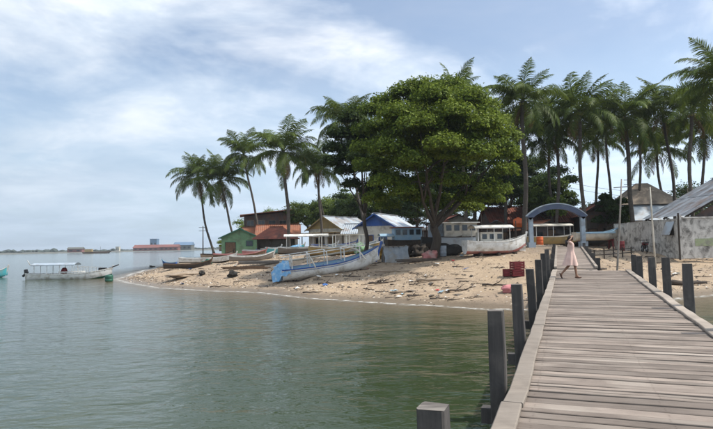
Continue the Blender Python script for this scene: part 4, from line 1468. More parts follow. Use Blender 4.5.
for j, sg in ((0, -1), (-1, 1)):
    MB().grid([[(r_[j][0], r_[j][1] + sg * .04, r_[j][2] - .06), (r_[j][0], r_[j][1] + sg * .04, r_[j][2] + .02), (r_[j][0], r_[j][1] - sg * .09, r_[j][2] + .02)] for r_ in ro]).build('gunwale', M_BLUE, t)
    MB().grid([[(r_[j][0], r_[j][1] + sg * .012 - sg * .03, r_[j][2] - .26), (r_[j][0], r_[j][1] + sg * .012 - sg * .01, r_[j][2] - .15)] for r_ in ro[:-2]]).build('stripe', M_BLUE, t)
MB().bar((bl / 2 - .35, 0, ro[-2][m_][2]), (bl / 2 + .3, 0, D + 1.05), .10, .16).build('stem', M_BLUE, t)
for q in range(5):
    r_ = ro[4 + 3 * q]
    MB().box((r_[0][0], 0, D * .8), (.28, abs(r_[0][1]) * 1.85, .05)).build('thwart', M_LBLUE, t)
FX = [-3.0, -1.7, -.4, .9, 2.1]
for x in FX:
    for sg in (-1, 1):
        MB().bar((x, sg * .66, .85), (x + .05, sg * .62, 1.85 - .03 * abs(x)), .06).build('frame_post', M_WHITE, t)
    MB().bar((x, -.72, 1.8), (x, .72, 1.8), .06).build('frame_bar', M_WHITE, t)
for sg in (-1, 1):
    MB().bar((-3.7, sg * .66, 1.82), (2.6, sg * .6, 1.86), .06).build('frame_rail', M_WHITE, t)
for x in (-1.6, 2.0):       # outrigger booms and floats
    MB().tube([(x, -2.9, 1.15), (x, -1.3, 1.5), (x, 0, 1.58), (x, 1.3, 1.5), (x, 2.9, 1.15)], .05).build('outrigger_boom', M_BAMBOO, t, True)
MB().tube([(-3.6, 2.9, 1.02), (-1, 2.9, 1.04), (2.9, 2.9, 1.12)], .075).build('outrigger_float', M_BAMBOO, t, True)
rows = []
for i in range(11):
    s_ = i / 10
    r2 = []
    for j in range(9):
        v = (j - 4) / 4
        z = 1.5 - .55 * s_ * s_ - .95 * abs(v) ** 1.7 + .10 * math.sin(i * 1.7 + j * 2.3)
        r2.append((-bl / 2 + .6 - 1.35 * s_, v * (.80 - .28 * s_), max(.12, z - .45 * max(0, s_ - .5))))
    rows.append(r2)
MB().grid(rows).build('stern_tarp', M_BTARP, t, True)
MB().box((-bl / 2 - .25, 0, .62), (.5, .42, 1.1), (0, R(-14), 0), .7).build('covered_motor', M_BTARP, t)

# green hulled boat behind it, with bare white awning frame
p = spot(345, 257)
t = boat('green_hulled_boat', 'green hulled boat with bare white awning frame behind the white outrigger', (p.x, p.y + 5, gz(p.x, p.y + 5)), R(14), 7.5, 1.8, .85, M_OLIVE, None, M_WHITE, inner=M_GREEN, canopy=None)
for x in (-2.6, -1.2, .2, 1.6):
    for sg in (-1, 1):
        MB().bar((x, sg * .72, .7), (x, sg * .72, 2.0), .06).build('frame_post', M_WHITE, t)
    MB().bar((x, -.8, 2.0), (x, .8, 2.0), .06).build('frame_bar', M_WHITE, t)
for sg in (-1, 1):
    MB().bar((-3.2, sg * .72, 2.03), (2.4, sg * .7, 2.06), .06).build('frame_rail', M_BAMBOO, t)

# boats drawn up along the left village
for (px, py, dY, rz, L, B, D, hm, bm, st, lab, can) in [
        (208, 263, 0, R(-6), 6.6, 1.05, .55, M_WHITE, M_DKWOOD, M_WHITE, 'long white canoe with dark bottom drawn up on the spit', None),
        (196, 266, -3, R(2), 5.0, .9, .45, M_DKWOOD, None, M_WOOD, 'dark dugout lying in front of the long white canoe', None),
        (240, 259, 0, R(8), 6.0, 1.1, .55, M_WOOD, None, M_PINK, 'brown wooden boat lying below the green house', None),
        (262, 255, 0, R(-4), 5.0, 1.2, .6, M_PINK, None, M_WHITE, 'faded pink boat on the sand right of green house', None),
        (283, 254.5, 2, R(3), 5.0, 1.3, .75, M_TURQ, None, M_WHITE, 'turquoise boat below the red brown hut', None),
        (305, 254, 4, R(6), 7.0, 1.5, .8, M_GWOOD, M_DKWOOD, M_WHITE, 'grey boat under a long white awning before the tan house', (-2.6, 2.2, 2.15, M_WHITE, .66)),
        (396, 254, 3, R(10), 5.0, 1.3, .7, M_WHITE, M_DKWOOD, M_LBLUE, 'white boat with light blue awning left of broad tree', (-1.3, 1.3, 1.75, M_LBLUE, .6)),
        (228, 254, 6, R(10), 5.5, 1.2, .6, M_GWOOD, M_DKWOOD, M_GWOOD, 'weathered grey boat in front of the leftmost palms', None)]:
    p = spot(px, py)
    x, y = p.x, p.y + dY
    boat('beached_boat', lab, (x, y, gz(x, y) + .02), rz, L, B, D, hm, bm, st, canopy=can, tilt=(R(4), 0))

# white boat with pink bottom by the arch
p = spot(497, 255.5)
t = boat('white_fishing_boat', 'white fishing boat with pink bottom and awning left of arch', (p.x, p.y + .4, gz(p.x, p.y + .4) + .05), R(9), 4.9, 1.7, .95, M_WHITE, M_PINK, M_WHITE, canopy=(-1.7, 1.0, 2.0, M_WHITE, .72), sheer_bow=.5, stern_w=.75)
MB().box((-.5, 0, 1.2), (1.7, 1.0, .9)).build('cabin', M_OFFWHITE, t)
for x in (-1.05, -.45, .15):
    MB().box((x, -.51, 1.32), (.36, .03, .36)).build('cabin_window', M_GLASS, t)
MB().bar((1.7, 0, 1.2), (1.7, 0, 2.5), .05).build('mast', M_DKWOOD, t)
MB().box((2.35, .55, .55), (.5, .4, .8)).build('bow_fender', M_WHITE, t)
for x in (-1.4, 0, 1.3):
    MB().box((x, 0, -.05), (.22, 1.5, .26)).build('keel_block', M_DKWOOD, t)


def cabin_boat(name, label, px, py, dY, rz, L, hullm, cabm, roofm):
    p = spot(px, py)
    x, y = p.x, p.y + dY
    t = boat(name, label, (x, y, gz(x, y) + .1), rz, L, 1.9, 1.15, hullm, M_DKWOOD, M_DKWOOD, sheer_bow=.5, stern_w=.8)
    MB().box((-.4, 0, 1.75), (L * .55, 1.35, 1.25)).build('cabin', cabm, t)
    MB().box((-.4, 0, 2.42), (L * .63, 1.7, .09)).build('cabin_roof', roofm, t)
    n = 4
    for k in range(n):
        MB().box((-.4 - L * .2 + k * L * .133, -.69, 1.95), (L * .085, .04, .5)).build('cabin_window', M_GLASS, t)
    MB().bar((L * .32, 0, 1.2), (L * .32, 0, 3.2), .07).build('mast', M_DKWOOD, t)
    return t


cabin_boat('blue_cabin_boat', 'dark hulled boat with faded blue cabin left of the trunk of broad tree', 416, 255, 4.5, R(8), 5.0, M_DKWOOD, M_LBLUE, M_TILE)
cabin_boat('grey_cabin_boat', 'dark hulled boat with pale blue grey cabin right of broad trunk', 459, 254.5, 5.5, R(-4), 4.8, M_BLACK, M_ARCHP, M_DKWOOD)
cabin_boat('grey_work_boat', 'pale work boat with cabin behind the white fishing boat', 482, 253.5, 7.5, R(6), 5.5, M_ARCHP, M_OFFWHITE, M_WHITE)

# boats beyond the arch
p = at(597, 246, 52)
g = gz(p.x, p.y)
t = boat('upturned_boat', 'pale blue boat raised on red trestles right of the arch', (p.x, p.y, g + .75), R(6), 4.4, 1.5, .7, M_OFFWHITE, None, M_LBLUE, inner=M_LBLUE)
MB().box((0, 0, .72), (3.0, 1.3, .16)).build('cover', M_LBLUE, t)
for x in (-1.5, 1.3):
    tr = thing('trestle', 'red trestle under the left end of the raised pale boat' if x < 0 else 'red trestle under the right end of the raised pale boat', 'trestle', (p.x + x, p.y, g), 0, 'trestles under the raised boat')
    for sg in (-1, 1):
        MB().bar((0, sg * .5, -.1), (0, sg * .28, .78), .12).build('leg', M_RED, tr)
    MB().bar((0, -.6, .78), (0, .6, .78), .14).build('beam', M_RED, tr)
p = at(553, 247, 55)
boat('cream_boat', 'long cream boat seen through the arch', (p.x, p.y, gz(p.x, p.y) + .3), R(5), 6.5, 1.6, .95, M_OLIVE, M_DKWOOD, M_OFFWHITE, canopy=(-2.0, 1.6, 2.0, M_OFFWHITE, .7))
p = at(570, 247, 58)
boat('dark_boat', 'dark open boat behind the right arch pillar', (p.x + 1.5, p.y, gz(p.x, p.y) + .2), R(-3), 6.0, 1.7, 1.2, M_BLACK, M_DKWOOD, M_DKWOOD)


# ------------------------------------------------------------------ things on the beach
def single(name, mb, m, label, cat, loc, rz=0.0, group=None, smooth=False, tilt=(0, 0)):
    o = mb.build(name, m, None, smooth)
    o.location = loc
    o.rotation_euler = (tilt[0], tilt[1], rz)
    return tag(o, label, cat, group)


def stick(L, r_, seed, fork=0):
    q = random.Random(seed)
    k = 7
    pts = [Vector((-L / 2 + L * i / k, q.uniform(-.04, .04) * L, r_ * .7 + q.uniform(0, .03) * L * (i % 2))) for i in range(k + 1)]
    mb = MB().tube(pts, [r_ * (1 - .5 * i / k) * q.uniform(.85, 1.1) for i in range(k + 1)], 7)
    for f in range(fork):
        a = pts[2 + f * 2 % 5]
        mb.tube([a, a + Vector((L * .16, q.uniform(-.2, .2) * L, L * q.uniform(.05, .14))), a + Vector((L * .3, q.uniform(-.35, .35) * L, L * q.uniform(.08, .25)))], [r_ * .6, r_ * .4, r_ * .15], 6)
    return mb


M_DRIFT = mat('dark_driftwood', (0.085, 0.065, 0.05), (0.045, 0.036, 0.03), 0.9, 6.0, (.4, 1, 1), 0.01, rand=0.35)
M_PALE = mat('pale_driftwood', (0.30, 0.24, 0.18), (0.20, 0.155, 0.115), 0.9, 6.0, (.4, 1, 1), 0.01, rand=0.3)
for (px, py, L, r_, rz, fork, m, lab) in [
        (381, 284, 1.7, .07, .35, 4, M_DRIFT, 'dark forked branch lying on the open sand below the tree'),
        (434, 281, 2.1, .10, .05, 0, M_PALE, 'pale log on the sand below the broad tree'),
        (501, 286, 2.0, .06, -.25, 1, M_DRIFT, 'long dark stick on the sand beside the jetty posts'),
        (315, 293, 1.5, .05, .1, 0, M_DRIFT, 'thin dark stick near the waterline below the white outrigger'),
        (225, 287, 2.2, .05, .5, 0, M_DRIFT, 'long thin stick slanting across the sand spit'),
        (688, 285, 2.4, .16, .1, 0, M_DRIFT, 'thick dark log behind the right hand jetty posts'),
        (352, 277, 1.3, .06, -.2, 1, M_DRIFT, 'short branch on the sand right of the outrigger stern'),
        (402, 293, 1.4, .05, .3, 0, M_PALE, 'pale stick close to the water midway along the beach'),
        (462, 291, 1.6, .06, .15, 2, M_DRIFT, 'dark twiggy branch low on the beach left of the red crates'),
        (398, 272, 3.2, .07, .03, 0, M_PALE, 'long pale pole lying on the sand below the grey tarp'),
        (330, 284, 1.6, .06, .2, 1, M_DRIFT, 'dark driftwood branch just right of the beached outrigger stern'),
        (600, 270, 1.4, .09, .6, 0, M_DRIFT, 'short dark log beside the plank ramp')]:
    p = spot(px, py)
    single('driftwood', stick(L, r_, px, fork), m, lab, 'driftwood', p, rz, 'driftwood on the beach', True)

# small sticks, stones and litter strewn over the sand
rnd = random.Random(77)
SM = [stick(1.0, .035, 300 + k, k % 2).mesh('driftwood_stick', M_DRIFT if k % 3 else M_PALE, True) for k in range(6)]
ST = [MB().blob((0, 0, .05), (.16, .12, .10), k, .7, 1).mesh('stone', M_STONE) for k in range(5)]


def strew(n, test, seed):
    q = random.Random(seed)
    out = []
    while len(out) < n:
        px, py = q.uniform(120, 712), q.uniform(256, 306)
        if 482 < px < 690 and py > 262:
            if q.random() < .6:
                continue
        p_ = spot(px, py)
        if p_.y > 90 or p_.z < .12 or not test(px, py, q) or q.random() > .12 + 1.6 * max(0, float(vnoise(p_.x, p_.y, 2.2, 6)) + .15):
            continue
        # keep the jetty clear
        s_, v_ = p_.xy.dot(U.xy), p_.xy.dot(W_.xy)
        if -1.2 < v_ - LEFT < WID + .6 and s_ < 48:
            continue
        out.append(p_)
    return out


for i, p in enumerate(strew(120, lambda x, y, q: True, 1)):
    o = link('driftwood_stick', SM[i % 6])
    k = rnd.uniform(.35, 1.15)
    o.location, o.rotation_euler, o.scale = p, (0, 0, rnd.gauss(0, .6)), (k, k, k)
    tag(o, 'small dark stick lying on the beach sand' if i % 6 % 3 else 'small pale bleached stick lying on the beach sand', 'stick', 'small dark sticks on the beach' if i % 6 % 3 else 'small pale sticks on the beach')
for i, p in enumerate(strew(100, lambda x, y, q: x < 300 or q.random() < .35, 2)):
    o = link('stone', ST[i % 5])
    k = .35 + 1.3 * rnd.random() ** 2.5
    o.location, o.rotation_euler, o.scale = p, (0, 0, rnd.random() * 6), (k * rnd.uniform(.8, 1.8), k, k * rnd.uniform(.3, .8))
    tag(o, 'dark rubble stone lying on the sand', 'stone', 'rubble stones on the beach')
LM = [mat('litter_white', (.7, .7, .68), (.55, .55, .52), .5), mat('litter_blue', (.06, .16, .42), None, .5), mat('litter_red', (.4, .05, .05), None, .5), mat('litter_pale_blue', (.35, .48, .55), None, .5), M_BLACK]
LT = []
for k in range(5):
    q = random.Random(k)
    rows = [[((a - 1.5) * .1, (b_ - 1.5) * .08, .03 + .09 * q.random()) for b_ in range(4)] for a in range(4)]
    LT.append(MB().grid(rows).mesh('litter_scrap', LM[k]))
for i, p in enumerate(strew(45, lambda x, y, q: q.random() < .8, 3)):
    c_ = (i * 7 + i // 3) % 5 if i % 3 else 0
    o = link('litter_scrap', LT[c_])
    cn = ('white', 'dark blue', 'red', 'pale blue', 'black')[c_]
    k = rnd.uniform(.5, 1.5)
    o.location, o.rotation_euler, o.scale = p, (rnd.uniform(-.2, .2), rnd.uniform(-.2, .2), rnd.random() * 6), (k, k, k)
    tag(o, 'crumpled ' + cn + ' scrap of plastic litter on the sand', 'litter', cn + ' litter scraps on the beach')


def shingle():
    """broken shell, leaf and pebble bits, thousands of them"""
    g = np.random.default_rng(9)
    n = 60000
    x, y = g.uniform(-30, 32, n), g.uniform(25, 78, n)
    sd = signed_dist(x, y)
    dens = np.where((sd > .3) & (sd < 22), .25 + .75 * np.exp(-((sd - 2.2) / .9) ** 2) + .6 * np.exp(-((sd - 6.5) / 1.2) ** 2), 0) * (.35 + 1.3 * (vnoise(x, y, 2.4, 8) + .5) ** 2)
    keep = g.random(n) < dens
    x, y = x[keep], y[keep]
    n = len(x)
    z = terrain(x, y)
    r_ = .018 + .06 * g.random(n) ** 3 + .0007 * y
    a = g.random(n) * 6.28
    c = np.stack([x, y, z], -1)
    k = np.array([[1, 0, 0], [-.4, .8, 0], [-.5, -.7, 0], [0, 0, .75]])
    ca, sa = np.cos(a), np.sin(a)
    V = np.zeros((n, 4, 3))
    for i in range(4):
        V[:, i, 0] = c[:, 0] + r_ * (k[i, 0] * ca - k[i, 1] * sa) * 1.4
        V[:, i, 1] = c[:, 1] + r_ * (k[i, 0] * sa + k[i, 1] * ca)
        V[:, i, 2] = c[:, 2] + r_ * k[i, 2] - .005
    b_ = np.arange(n)[:, None] * 4
    F = np.concatenate([b_ + np.array([[0, 1, 3]]), b_ + np.array([[1, 2, 3]]), b_ + np.array([[2, 0, 3]])])
    tone = np.repeat(g.random(n), 4)
    m, t, bs = bsdf('beach_debris')
    at_ = N(t, 'ShaderNodeAttribute')
    at_.attribute_name = 'tone'
    t.links.new(ramp_n(t, at_.outputs['Fac'], [(0, (.04, .033, .028)), (.45, (.12, .09, .065)), (.72, (.22, .16, .10)), (.9, (.40, .33, .25)), (1, (.6, .58, .54))]), bs.inputs['Base Color'])
    bs.inputs['Roughness'].default_value = .9
    tag(link('shore_debris', mesh_np('shore_debris', V.reshape(-1, 3), F, m, tone)), 'fine debris of pebbles, shells and leaves scattered over the sand', 'debris', kind='stuff')


shingle()


# red crates
def crate(loc, rz, label, w=.85, d=.6, h=.42, m=M_RED):
    t = thing('plastic_crate', label, 'crate', loc, rz, 'red crates on the beach')
    for sg in (-1, 1):
        for k in range(3):
            MB().box((0, sg * d / 2, .07 + k * h / 3), (w, .03, h / 3 - .018)).build('slat', m, t)
            MB().box((sg * w / 2, 0, .07 + k * h / 3), (.03, d, h / 3 - .018)).build('slat', m, t)
        for s2 in (-1, 1):
            MB().box((sg * (w / 2), s2 * (d / 2), h / 2), (.06, .06, h)).build('corner', m, t)
    MB().box((0, 0, .02), (w, d, .03)).build('base', m, t)
    return t


p = spot(517, 276.5)
crate(p, .15, 'dark red crate standing on the sand under another one by the posts', .62, .5)
crate(p + Vector((.03, .02, .43)), .3, 'dark red crate on top of another one by the posts', .6, .5)
crate(p + Vector((-.55, .2, .0)), -.2, 'small dark red crate left of the stacked ones', .36, .36, .42)


# bundle of cloth
p = spot(508, 292)
single('pink_sack', MB().blob((0, 0, .16), (.36, .26, .24), 4, .5, 3), mat('faded_pink_cloth', (.52, .22, .22), (.42, .15, .16), .85, 5), 'crumpled faded pink sack on the sand beside the jetty posts', 'sack', p, .3, None, True)
p = spot(514, 292.5)
single('white_sack', MB().blob((0, 0, .14), (.2, .2, .2), 8, .5, 3), M_WHITE, 'small white sack next to the pink one', 'sack', p, .3, None, True)

# grey tarp draped over a frame
p = spot(396, 262.5)
t = thing('tarp_tent', 'grey tarp draped like a tent over poles left of broad tree', 'tarp', (p.x, p.y + .6, p.z), R(8))
rows = []
for i in range(15):
    u_ = i / 14
    r2 = []
    for j in range(11):
        v_ = (j - 5) / 5
        z = 1.32 - 1.3 * abs(v_) ** 1.3 + .06 * math.sin(i * 2.1 + j) - .10 * math.sin(math.pi * u_)
        r2.append((-1.0 + 2.0 * u_ + .05 * math.sin(j * 1.9), v_ * (.75 + .07 * math.sin(i * 1.7)), max(.0, z)))
    rows.append(r2)
MB().grid(rows).build('tarp', M_TARP, t, True)
for x in (-.95, .95):
    MB().bar((x, 0, -.1), (x, 0, 1.36), .06).build('pole', M_GWOOD, t)
MB().bar((-1.15, 0, 1.28), (1.15, 0, 1.28), .05).build('ridge_pole', M_GWOOD, t)
p = spot(377, 259)
single('net_heap', MB().blob((0, 0, .4), (.7, .6, .62), 6, .7, 3), M_YELLOW, 'heap of ochre fishing net under the bow of the outrigger', 'fishing net', p, 0, None, True)

# drums, tanks, buckets round the boats
def drum(loc, m, label, h=.85, r_=.29, group='drums by the boats'):
    o = MB().lathe([(r_ * .97, 0), (r_, .03), (r_, h * .32), (r_ * 1.04, h * .34), (r_, h * .36), (r_, h * .64), (r_ * 1.04, h * .66), (r_, h * .68), (r_, h - .03), (r_ * .97, h), (r_ * .9, h), (r_ * .9, h - .03)], 16).build('drum', m, None, True)
    o.location = loc
    return tag(o, label, 'drum', group)


drum(spot(443, 256.5), M_ARCHP, 'pale grey drum standing right of the broad trunk')
drum(spot(409, 257), M_DKWOOD, 'dark drum left of the broad trunk')
drum(onground(247, 81), M_TURQ, 'turquoise drum in front of the green house')
drum(onground(258, 80), M_BLUE, 'blue drum right of the green house door')
drum(onground(336, 72), M_LBLUE, 'light blue drum in front of the tan house')
drum(onground(347, 70), M_ORANGE, 'orange drum right of the light blue one')
drum(onground(540, 50), M_ORANGE, 'orange drum just beyond the arch', .8)
drum(onground(621, 47.5), M_RED, 'red drum at the far end of the stained wall')

p = onground(519, 60)
t = thing('water_tank', 'orange water tank on a wooden stand behind the white fishing boat', 'tank', p)
for sx in (-.5, .5):
    for sy in (-.5, .5):
        MB().box((sx, sy, 1.05), (.12, .12, 2.4)).build('leg', M_DKWOOD, t)
MB().box((0, 0, 2.28), (1.3, 1.3, .1)).build('platform', M_DKWOOD, t)
MB().lathe([(.5, 2.34), (.54, 2.4), (.54, 2.75), (.57, 2.78), (.54, 2.81), (.54, 3.15), (.4, 3.3), (.16, 3.36), (.16, 3.42)], 18).build('tank', M_ORANGE, t, True)

# boats and shacks packed under the trees
for (px, py, dY, rz, L, B, D, hm, bm, st, lab, can) in [
        (352, 255, 9, R(4), 5.5, 1.4, .8, M_LBLUE, M_DKWOOD, M_WHITE, 'light blue boat between tan house and blue gable', None),
        (330, 254, 12, R(-8), 6.0, 1.4, .8, M_WHITE, M_DKWOOD, M_BLUE, 'white boat with blue rim in front of the tan house', None),
        (438, 254, 9, R(6), 5.5, 1.6, 1.0, M_ARCHP, M_DKWOOD, M_BLUE, 'grey blue boat half hidden behind the broad trunk', (-1.8, 1.2, 2.2, M_GWOOD, .7)),
        (252, 261, 0, R(14), 4.6, .9, .5, M_GWOOD, None, M_WHITE, 'small grey canoe between plank pile and green house', None),
        (214, 259, 2, R(-14), 5.2, .9, .5, M_PALE, None, M_DKWOOD, 'bleached bare wooden canoe behind the white one', None),
        (188, 261, 6, R(4), 4.5, 1.0, .5, M_WHITE, M_DKWOOD, M_LBLUE, 'white canoe with light blue rim at the left end of the row', None)]:
    p = spot(px, py)
    x, y = p.x, p.y + dY
    boat('beached_boat', lab, (x, y, gz(x, y) + .02), rz, L, B, D, hm, bm, st, canopy=can, tilt=(R(5), 0))
gable_house('plank_shack', 'dark plank shack with rusty roof behind the grey cabin boat', onground(447, 62), R(6), 4.0, 4, 2.3, 0.4, M_DSHEET, M_RUST, M_DSHEET, openings=[('door', 0, -.8, .95, .9, 1.8), ('window', 0, .9, 1.4, .8, .7)], cat='hut')
gable_house('tin_shack', 'low tin roofed shack behind the white fishing boat', onground(497, 64), R(-8), 4.6, 4, 2.2, 0.4, M_DSHEET, M_SHEET, M_DSHEET, openings=[('door', 0, .8, .95, .9, 1.8), ('window', 0, -.9, 1.4, .8, .7)], cat='hut')
gable_house('brown_shack', 'brown shack with dark roof between tan house and blue gable', onground(350, 84), R(-10), 4.6, 4, 2.5, 0.45, M_WOOD, M_TILE, M_WOOD, openings=[('door', 0, -.8, .95, .9, 1.8), ('window', 0, 1, 1.5, .8, .7)], cat='hut')
gable_house('small_rust_shack', 'small rust roofed shack seen under the arch', onground(548, 60), R(12), 4.0, 4, 2.0, 0.4, M_DSHEET, M_RUST, M_DSHEET, openings=[('door', 0, .5, .95, .9, 1.8), ('window', 0, -1, 1.3, .7, .6)], cat='hut')
# a leaning bamboo fence closes the yard left of the tall palm
a, b_ = onground(500, 58), onground(530, 56)
t = thing('bamboo_fence', 'dark upright bamboo fence between white fishing boat and arch', 'fence', a)
n = 26
for k in range(n):
    q = (b_ - a) * (k / (n - 1))
    MB().bar((q.x, q.y, q.z - .2), (q.x + rnd.uniform(-.04, .04), q.y, q.z + 1.3 + rnd.uniform(-.15, .15)), .09, .05).build('slat', M_DKWOOD, t)
for z in (.35, .95):
    MB().bar((0, .06, z), (b_.x - a.x, b_.y - a.y + .06, b_.z - a.z + z), .06).build('rail', M_DKWOOD, t)

# heaps of gear along the left village
def heap(px, py, r_, m, lab, name='gear_heap', cat='heap', dY=0):
    p_ = spot(px, py)
    p_ = Vector((p_.x, p_.y + dY, gz(p_.x, p_.y + dY)))
    rr = r_ if isinstance(r_, tuple) else (r_, r_ * .8, r_ * .6)
    single(name, MB().blob((0, 0, rr[2] * .55), rr, px, .8, 3), m, lab, cat, p_, (px % 7) * .3, None, True)


M_NET = mat('black_net', (.018, .018, .018), (.04, .036, .03), .9, 9, bump=.03)
heap(202, 275, (.4, .26, .2), M_NET, 'black bundle of net on the left sand spit', 'net_bundle', 'net')
heap(233, 277, (.36, .26, .3), M_NET, 'upright black bundle of net below the brown boat', 'net_bundle', 'net')
heap(152, 268.5, (.8, .45, .35), M_NET, 'dark heap of net and wood near the tip of the spit', 'net_heap', 'net')
heap(207, 265, (.6, .4, .35), M_DGREEN, 'dark green heap of netting beside the dark dugout', 'net_heap', 'net')
heap(186, 276, (2.2, .9, .22), M_PALE, 'flat pale spread of old sailcloth on the left spit', 'sailcloth', 'cloth')
heap(222, 254, (1.6, .8, .9), M_DKWOOD, 'dark brown heap of gear in front of the green house', dY=4)
heap(212, 253, (1.2, .8, .8), M_STONE, 'grey brown rubble heap left of the green house', dY=4)
heap(190, 257, (1.5, .9, .7), M_STONE, 'low rubble heap behind the long white canoe', dY=3)
heap(203, 252.5, (1.2, .7, .9), M_BLUE, 'heap under dark blue plastic left of the green house', dY=6)
heap(297, 254, (1.0, .7, .6), M_BTARP, 'heap under light blue tarp below the hut', dY=1)
heap(318, 255, (1.2, .7, .6), M_NET, 'dark net heap behind the bare awning frame', dY=2, name='net_heap', cat='net')
heap(362, 254, (1.1, .7, .55), M_GREEN, 'heap of green netting behind the outrigger bow', dY=1, name='net_heap', cat='net')
heap(430, 259, (.7, .5, .45), M_PINK, 'faded pink sack leaning on the foot of the broad tree', 'sack', 'sack')
heap(450, 256, (1.2, .7, .6), M_NET, 'black net heap under the grey cabin boat', dY=1, name='net_heap', cat='net')
heap(423, 256, (1.1, .6, .6), M_DKWOOD, 'dark heap of timber offcuts left of the broad trunk', dY=1)
heap(392, 258, (.9, .6, .5), M_DKWOOD, 'dark heap behind the grey tarp', dY=3)


def timber_pile(px, py, L, n_, rz, lab, m=M_GWOOD):
    p_ = spot(px, py)
    t_ = thing('timber_pile', lab, 'timber', p_, rz)
    q_ = random.Random(px)
    for k in range(n_):
        MB().bar((-L / 2 + q_.uniform(-.3, .3), (k % 4) * .17 - .3, .06 + (k // 4) * .11), (L / 2 + q_.uniform(-.4, .3), (k % 4) * .17 - .3 + q_.uniform(-.15, .15), .08 + (k // 4) * .11 + q_.uniform(-.02, .05)), .13, .09).build('plank', m, t_)


timber_pile(270, 264, 5.5, 9, R(10), 'long pile of grey planks between green house and outrigger')
timber_pile(246, 269, 4.0, 6, R(-4), 'short pile of brown boards on the sand left of the outrigger', M_WOOD)
timber_pile(176, 268, 3.6, 6, R(8), 'pile of pale poles on the left end of the spit', M_PALE)
timber_pile(418, 262, 3.0, 6, R(3), 'pile of dark boards in front of the broad trunk', M_DRIFT)

# masts standing on the shore right of the ramp
p = at(613, 263, 26.5)
t = thing('mast_pole', 'tall pale pole leaning right at the jetty end', 'pole', (p.x, p.y, gz(p.x, p.y)), 0, 'mast poles by the jetty')
q = at(621.5, 179, 26.5) - Vector((p.x, p.y, gz(p.x, p.y)))
MB().tube([(0, 0, -.3), q * .35 + Vector((.03, 0, 0)), q * .7 + Vector((.02, 0, 0)), q], [.055, .05, .042, .03], 8).build('shaft', M_GWOOD, t, True)
MB().bar(q * .93 + Vector((-.35, 0, 0)), q * .93 + Vector((.35, 0, .05)), .04).build('spreader', M_GWOOD, t)
p = spot(656, 268)
t = thing('mast_pole', 'tall pale pole leaning left in front of the stained wall', 'pole', p, 0, 'mast poles by the jetty')
q = at(650, 187, p.y) - p
MB().tube([(0, 0, -.3), q * .35 + Vector((-.03, 0, 0)), q * .7 + Vector((-.02, 0, 0)), q], [.07, .065, .055, .04], 8).build('shaft', M_BAMBOO, t, True)
MB().bar(q * .95 + Vector((-.25, 0, 0)), q * .95 + Vector((.25, 0, .03)), .04).build('spreader', M_GWOOD, t)

# bamboo rail between ramp and wall
a, b_ = onground(594, 40), onground(631, 43)
t = thing('bamboo_rail', 'low dark bamboo rail fence between ramp and stained wall', 'fence', a)
n = 5
for k in range(n):
    q = (b_ - a) * (k / (n - 1))
    q.z = gz(a.x + q.x, a.y + q.y) - a.z
    MB().box((q.x, q.y, q.z + .3), (.07, .07, .95)).build('post', M_DKWOOD, t)
d_ = b_ - a
for z in (.38, .68):
    MB().tube([(-.2, -.05, z), (d_.x / 2, d_.y / 2 - .05, d_.z / 2 + z - .03), (d_.x + .2, d_.y - .05, d_.z + z)], .035, 7).build('rail', M_DKWOOD, t, True)

# motorbike by the wall
p = Vector((23.2, 45.3, gz(23.2, 45.3)))
t = thing('motorbike', 'red motorbike parked against the stained concrete wall', 'motorbike', p, R(78))
for x in (-.62, .62):
    wv = [(x + math.cos(a) * .27, 0, .30 + math.sin(a) * .27) for a in [2 * math.pi * k / 16 for k in range(17)]]
    w_ = MB().tube(wv, .05, 7, False).build('wheel', M_BLACK, t, True)
    MB().tube([(x, -.05, .3), (x, .05, .3)], .07, 8).bar((x - .25, 0, .3), (x + .25, 0, .3), .02).bar((x, 0, .05), (x, 0, .55), .02).build('hub', M_METAL, w_)
MB().box((-.1, 0, .42), (.5, .22, .3), None, .8).build('engine', M_BLACK, t)
MB().blob((.12, 0, .68), (.34, .15, .16), 1, .1, 2).build('fairing', M_RED, t, True)
MB().box((-.42, 0, .76), (.72, .24, .10), (0, R(4), 0)).build('seat', M_BLACK, t)
MB().bar((.62, 0, .3), (.42, 0, .95), .06).build('fork', M_METAL, t)
MB().bar((.42, -.32, .98), (.42, .32, .98), .04).build('handlebar', M_BLACK, t)
MB().blob((.56, 0, .84), (.09, .09, .09), 1, .05, 2).build('headlight', M_WHITE, t, True)
MB().blob((-.75, 0, .66), (.2, .09, .07), 3, .1, 2).build('rear_mudguard', M_RED, t, True)

# utility poles and wires
POLES = []
for (px, py, Y, lab) in [(203, 226, 96, 'thin grey utility pole left of the leftmost palms'), (555, 178, 78, 'utility pole behind the arch'), (690, 188, 70, 'utility pole behind the shed roof'), (632, 178, 74, 'dark antenna mast above the roofs behind the stout palm')]:
    b_ = onground(px, Y)
    top = at(px, py, Y)
    t = thing('utility_pole', lab, 'pole', b_, 0, 'utility poles in the village')
    h = top.z - b_.z
    MB().tube([(0, 0, -.3), (0, 0, h * .5), (0, 0, h)], [.11, .09, .07], 8).build('shaft', M_DKWOOD, t, True)
    for k in (0, 1):
        MB().bar((-.7, 0, h - .25 - .6 * k), (.7, 0, h - .25 - .6 * k), .07).build('crossarm', M_DKWOOD, t)
    POLES.append(top)
for (i, j, z, lab) in [(1, 2, -.2, 'upper thin cable strung between the poles behind arch and shed'), (1, 2, -.9, 'lower thin cable strung between the poles behind arch and shed')]:
    a, b_ = POLES[i], POLES[j]
    pts = [a.lerp(b_, k / 14) + Vector((0, 0, z - .8 * math.sin(math.pi * k / 14))) for k in range(15)]
    tag(MB().tube([q - a for q in pts], .02, 5).build('cable', M_BLACK), lab, 'cable', 'overhead cables').location = a


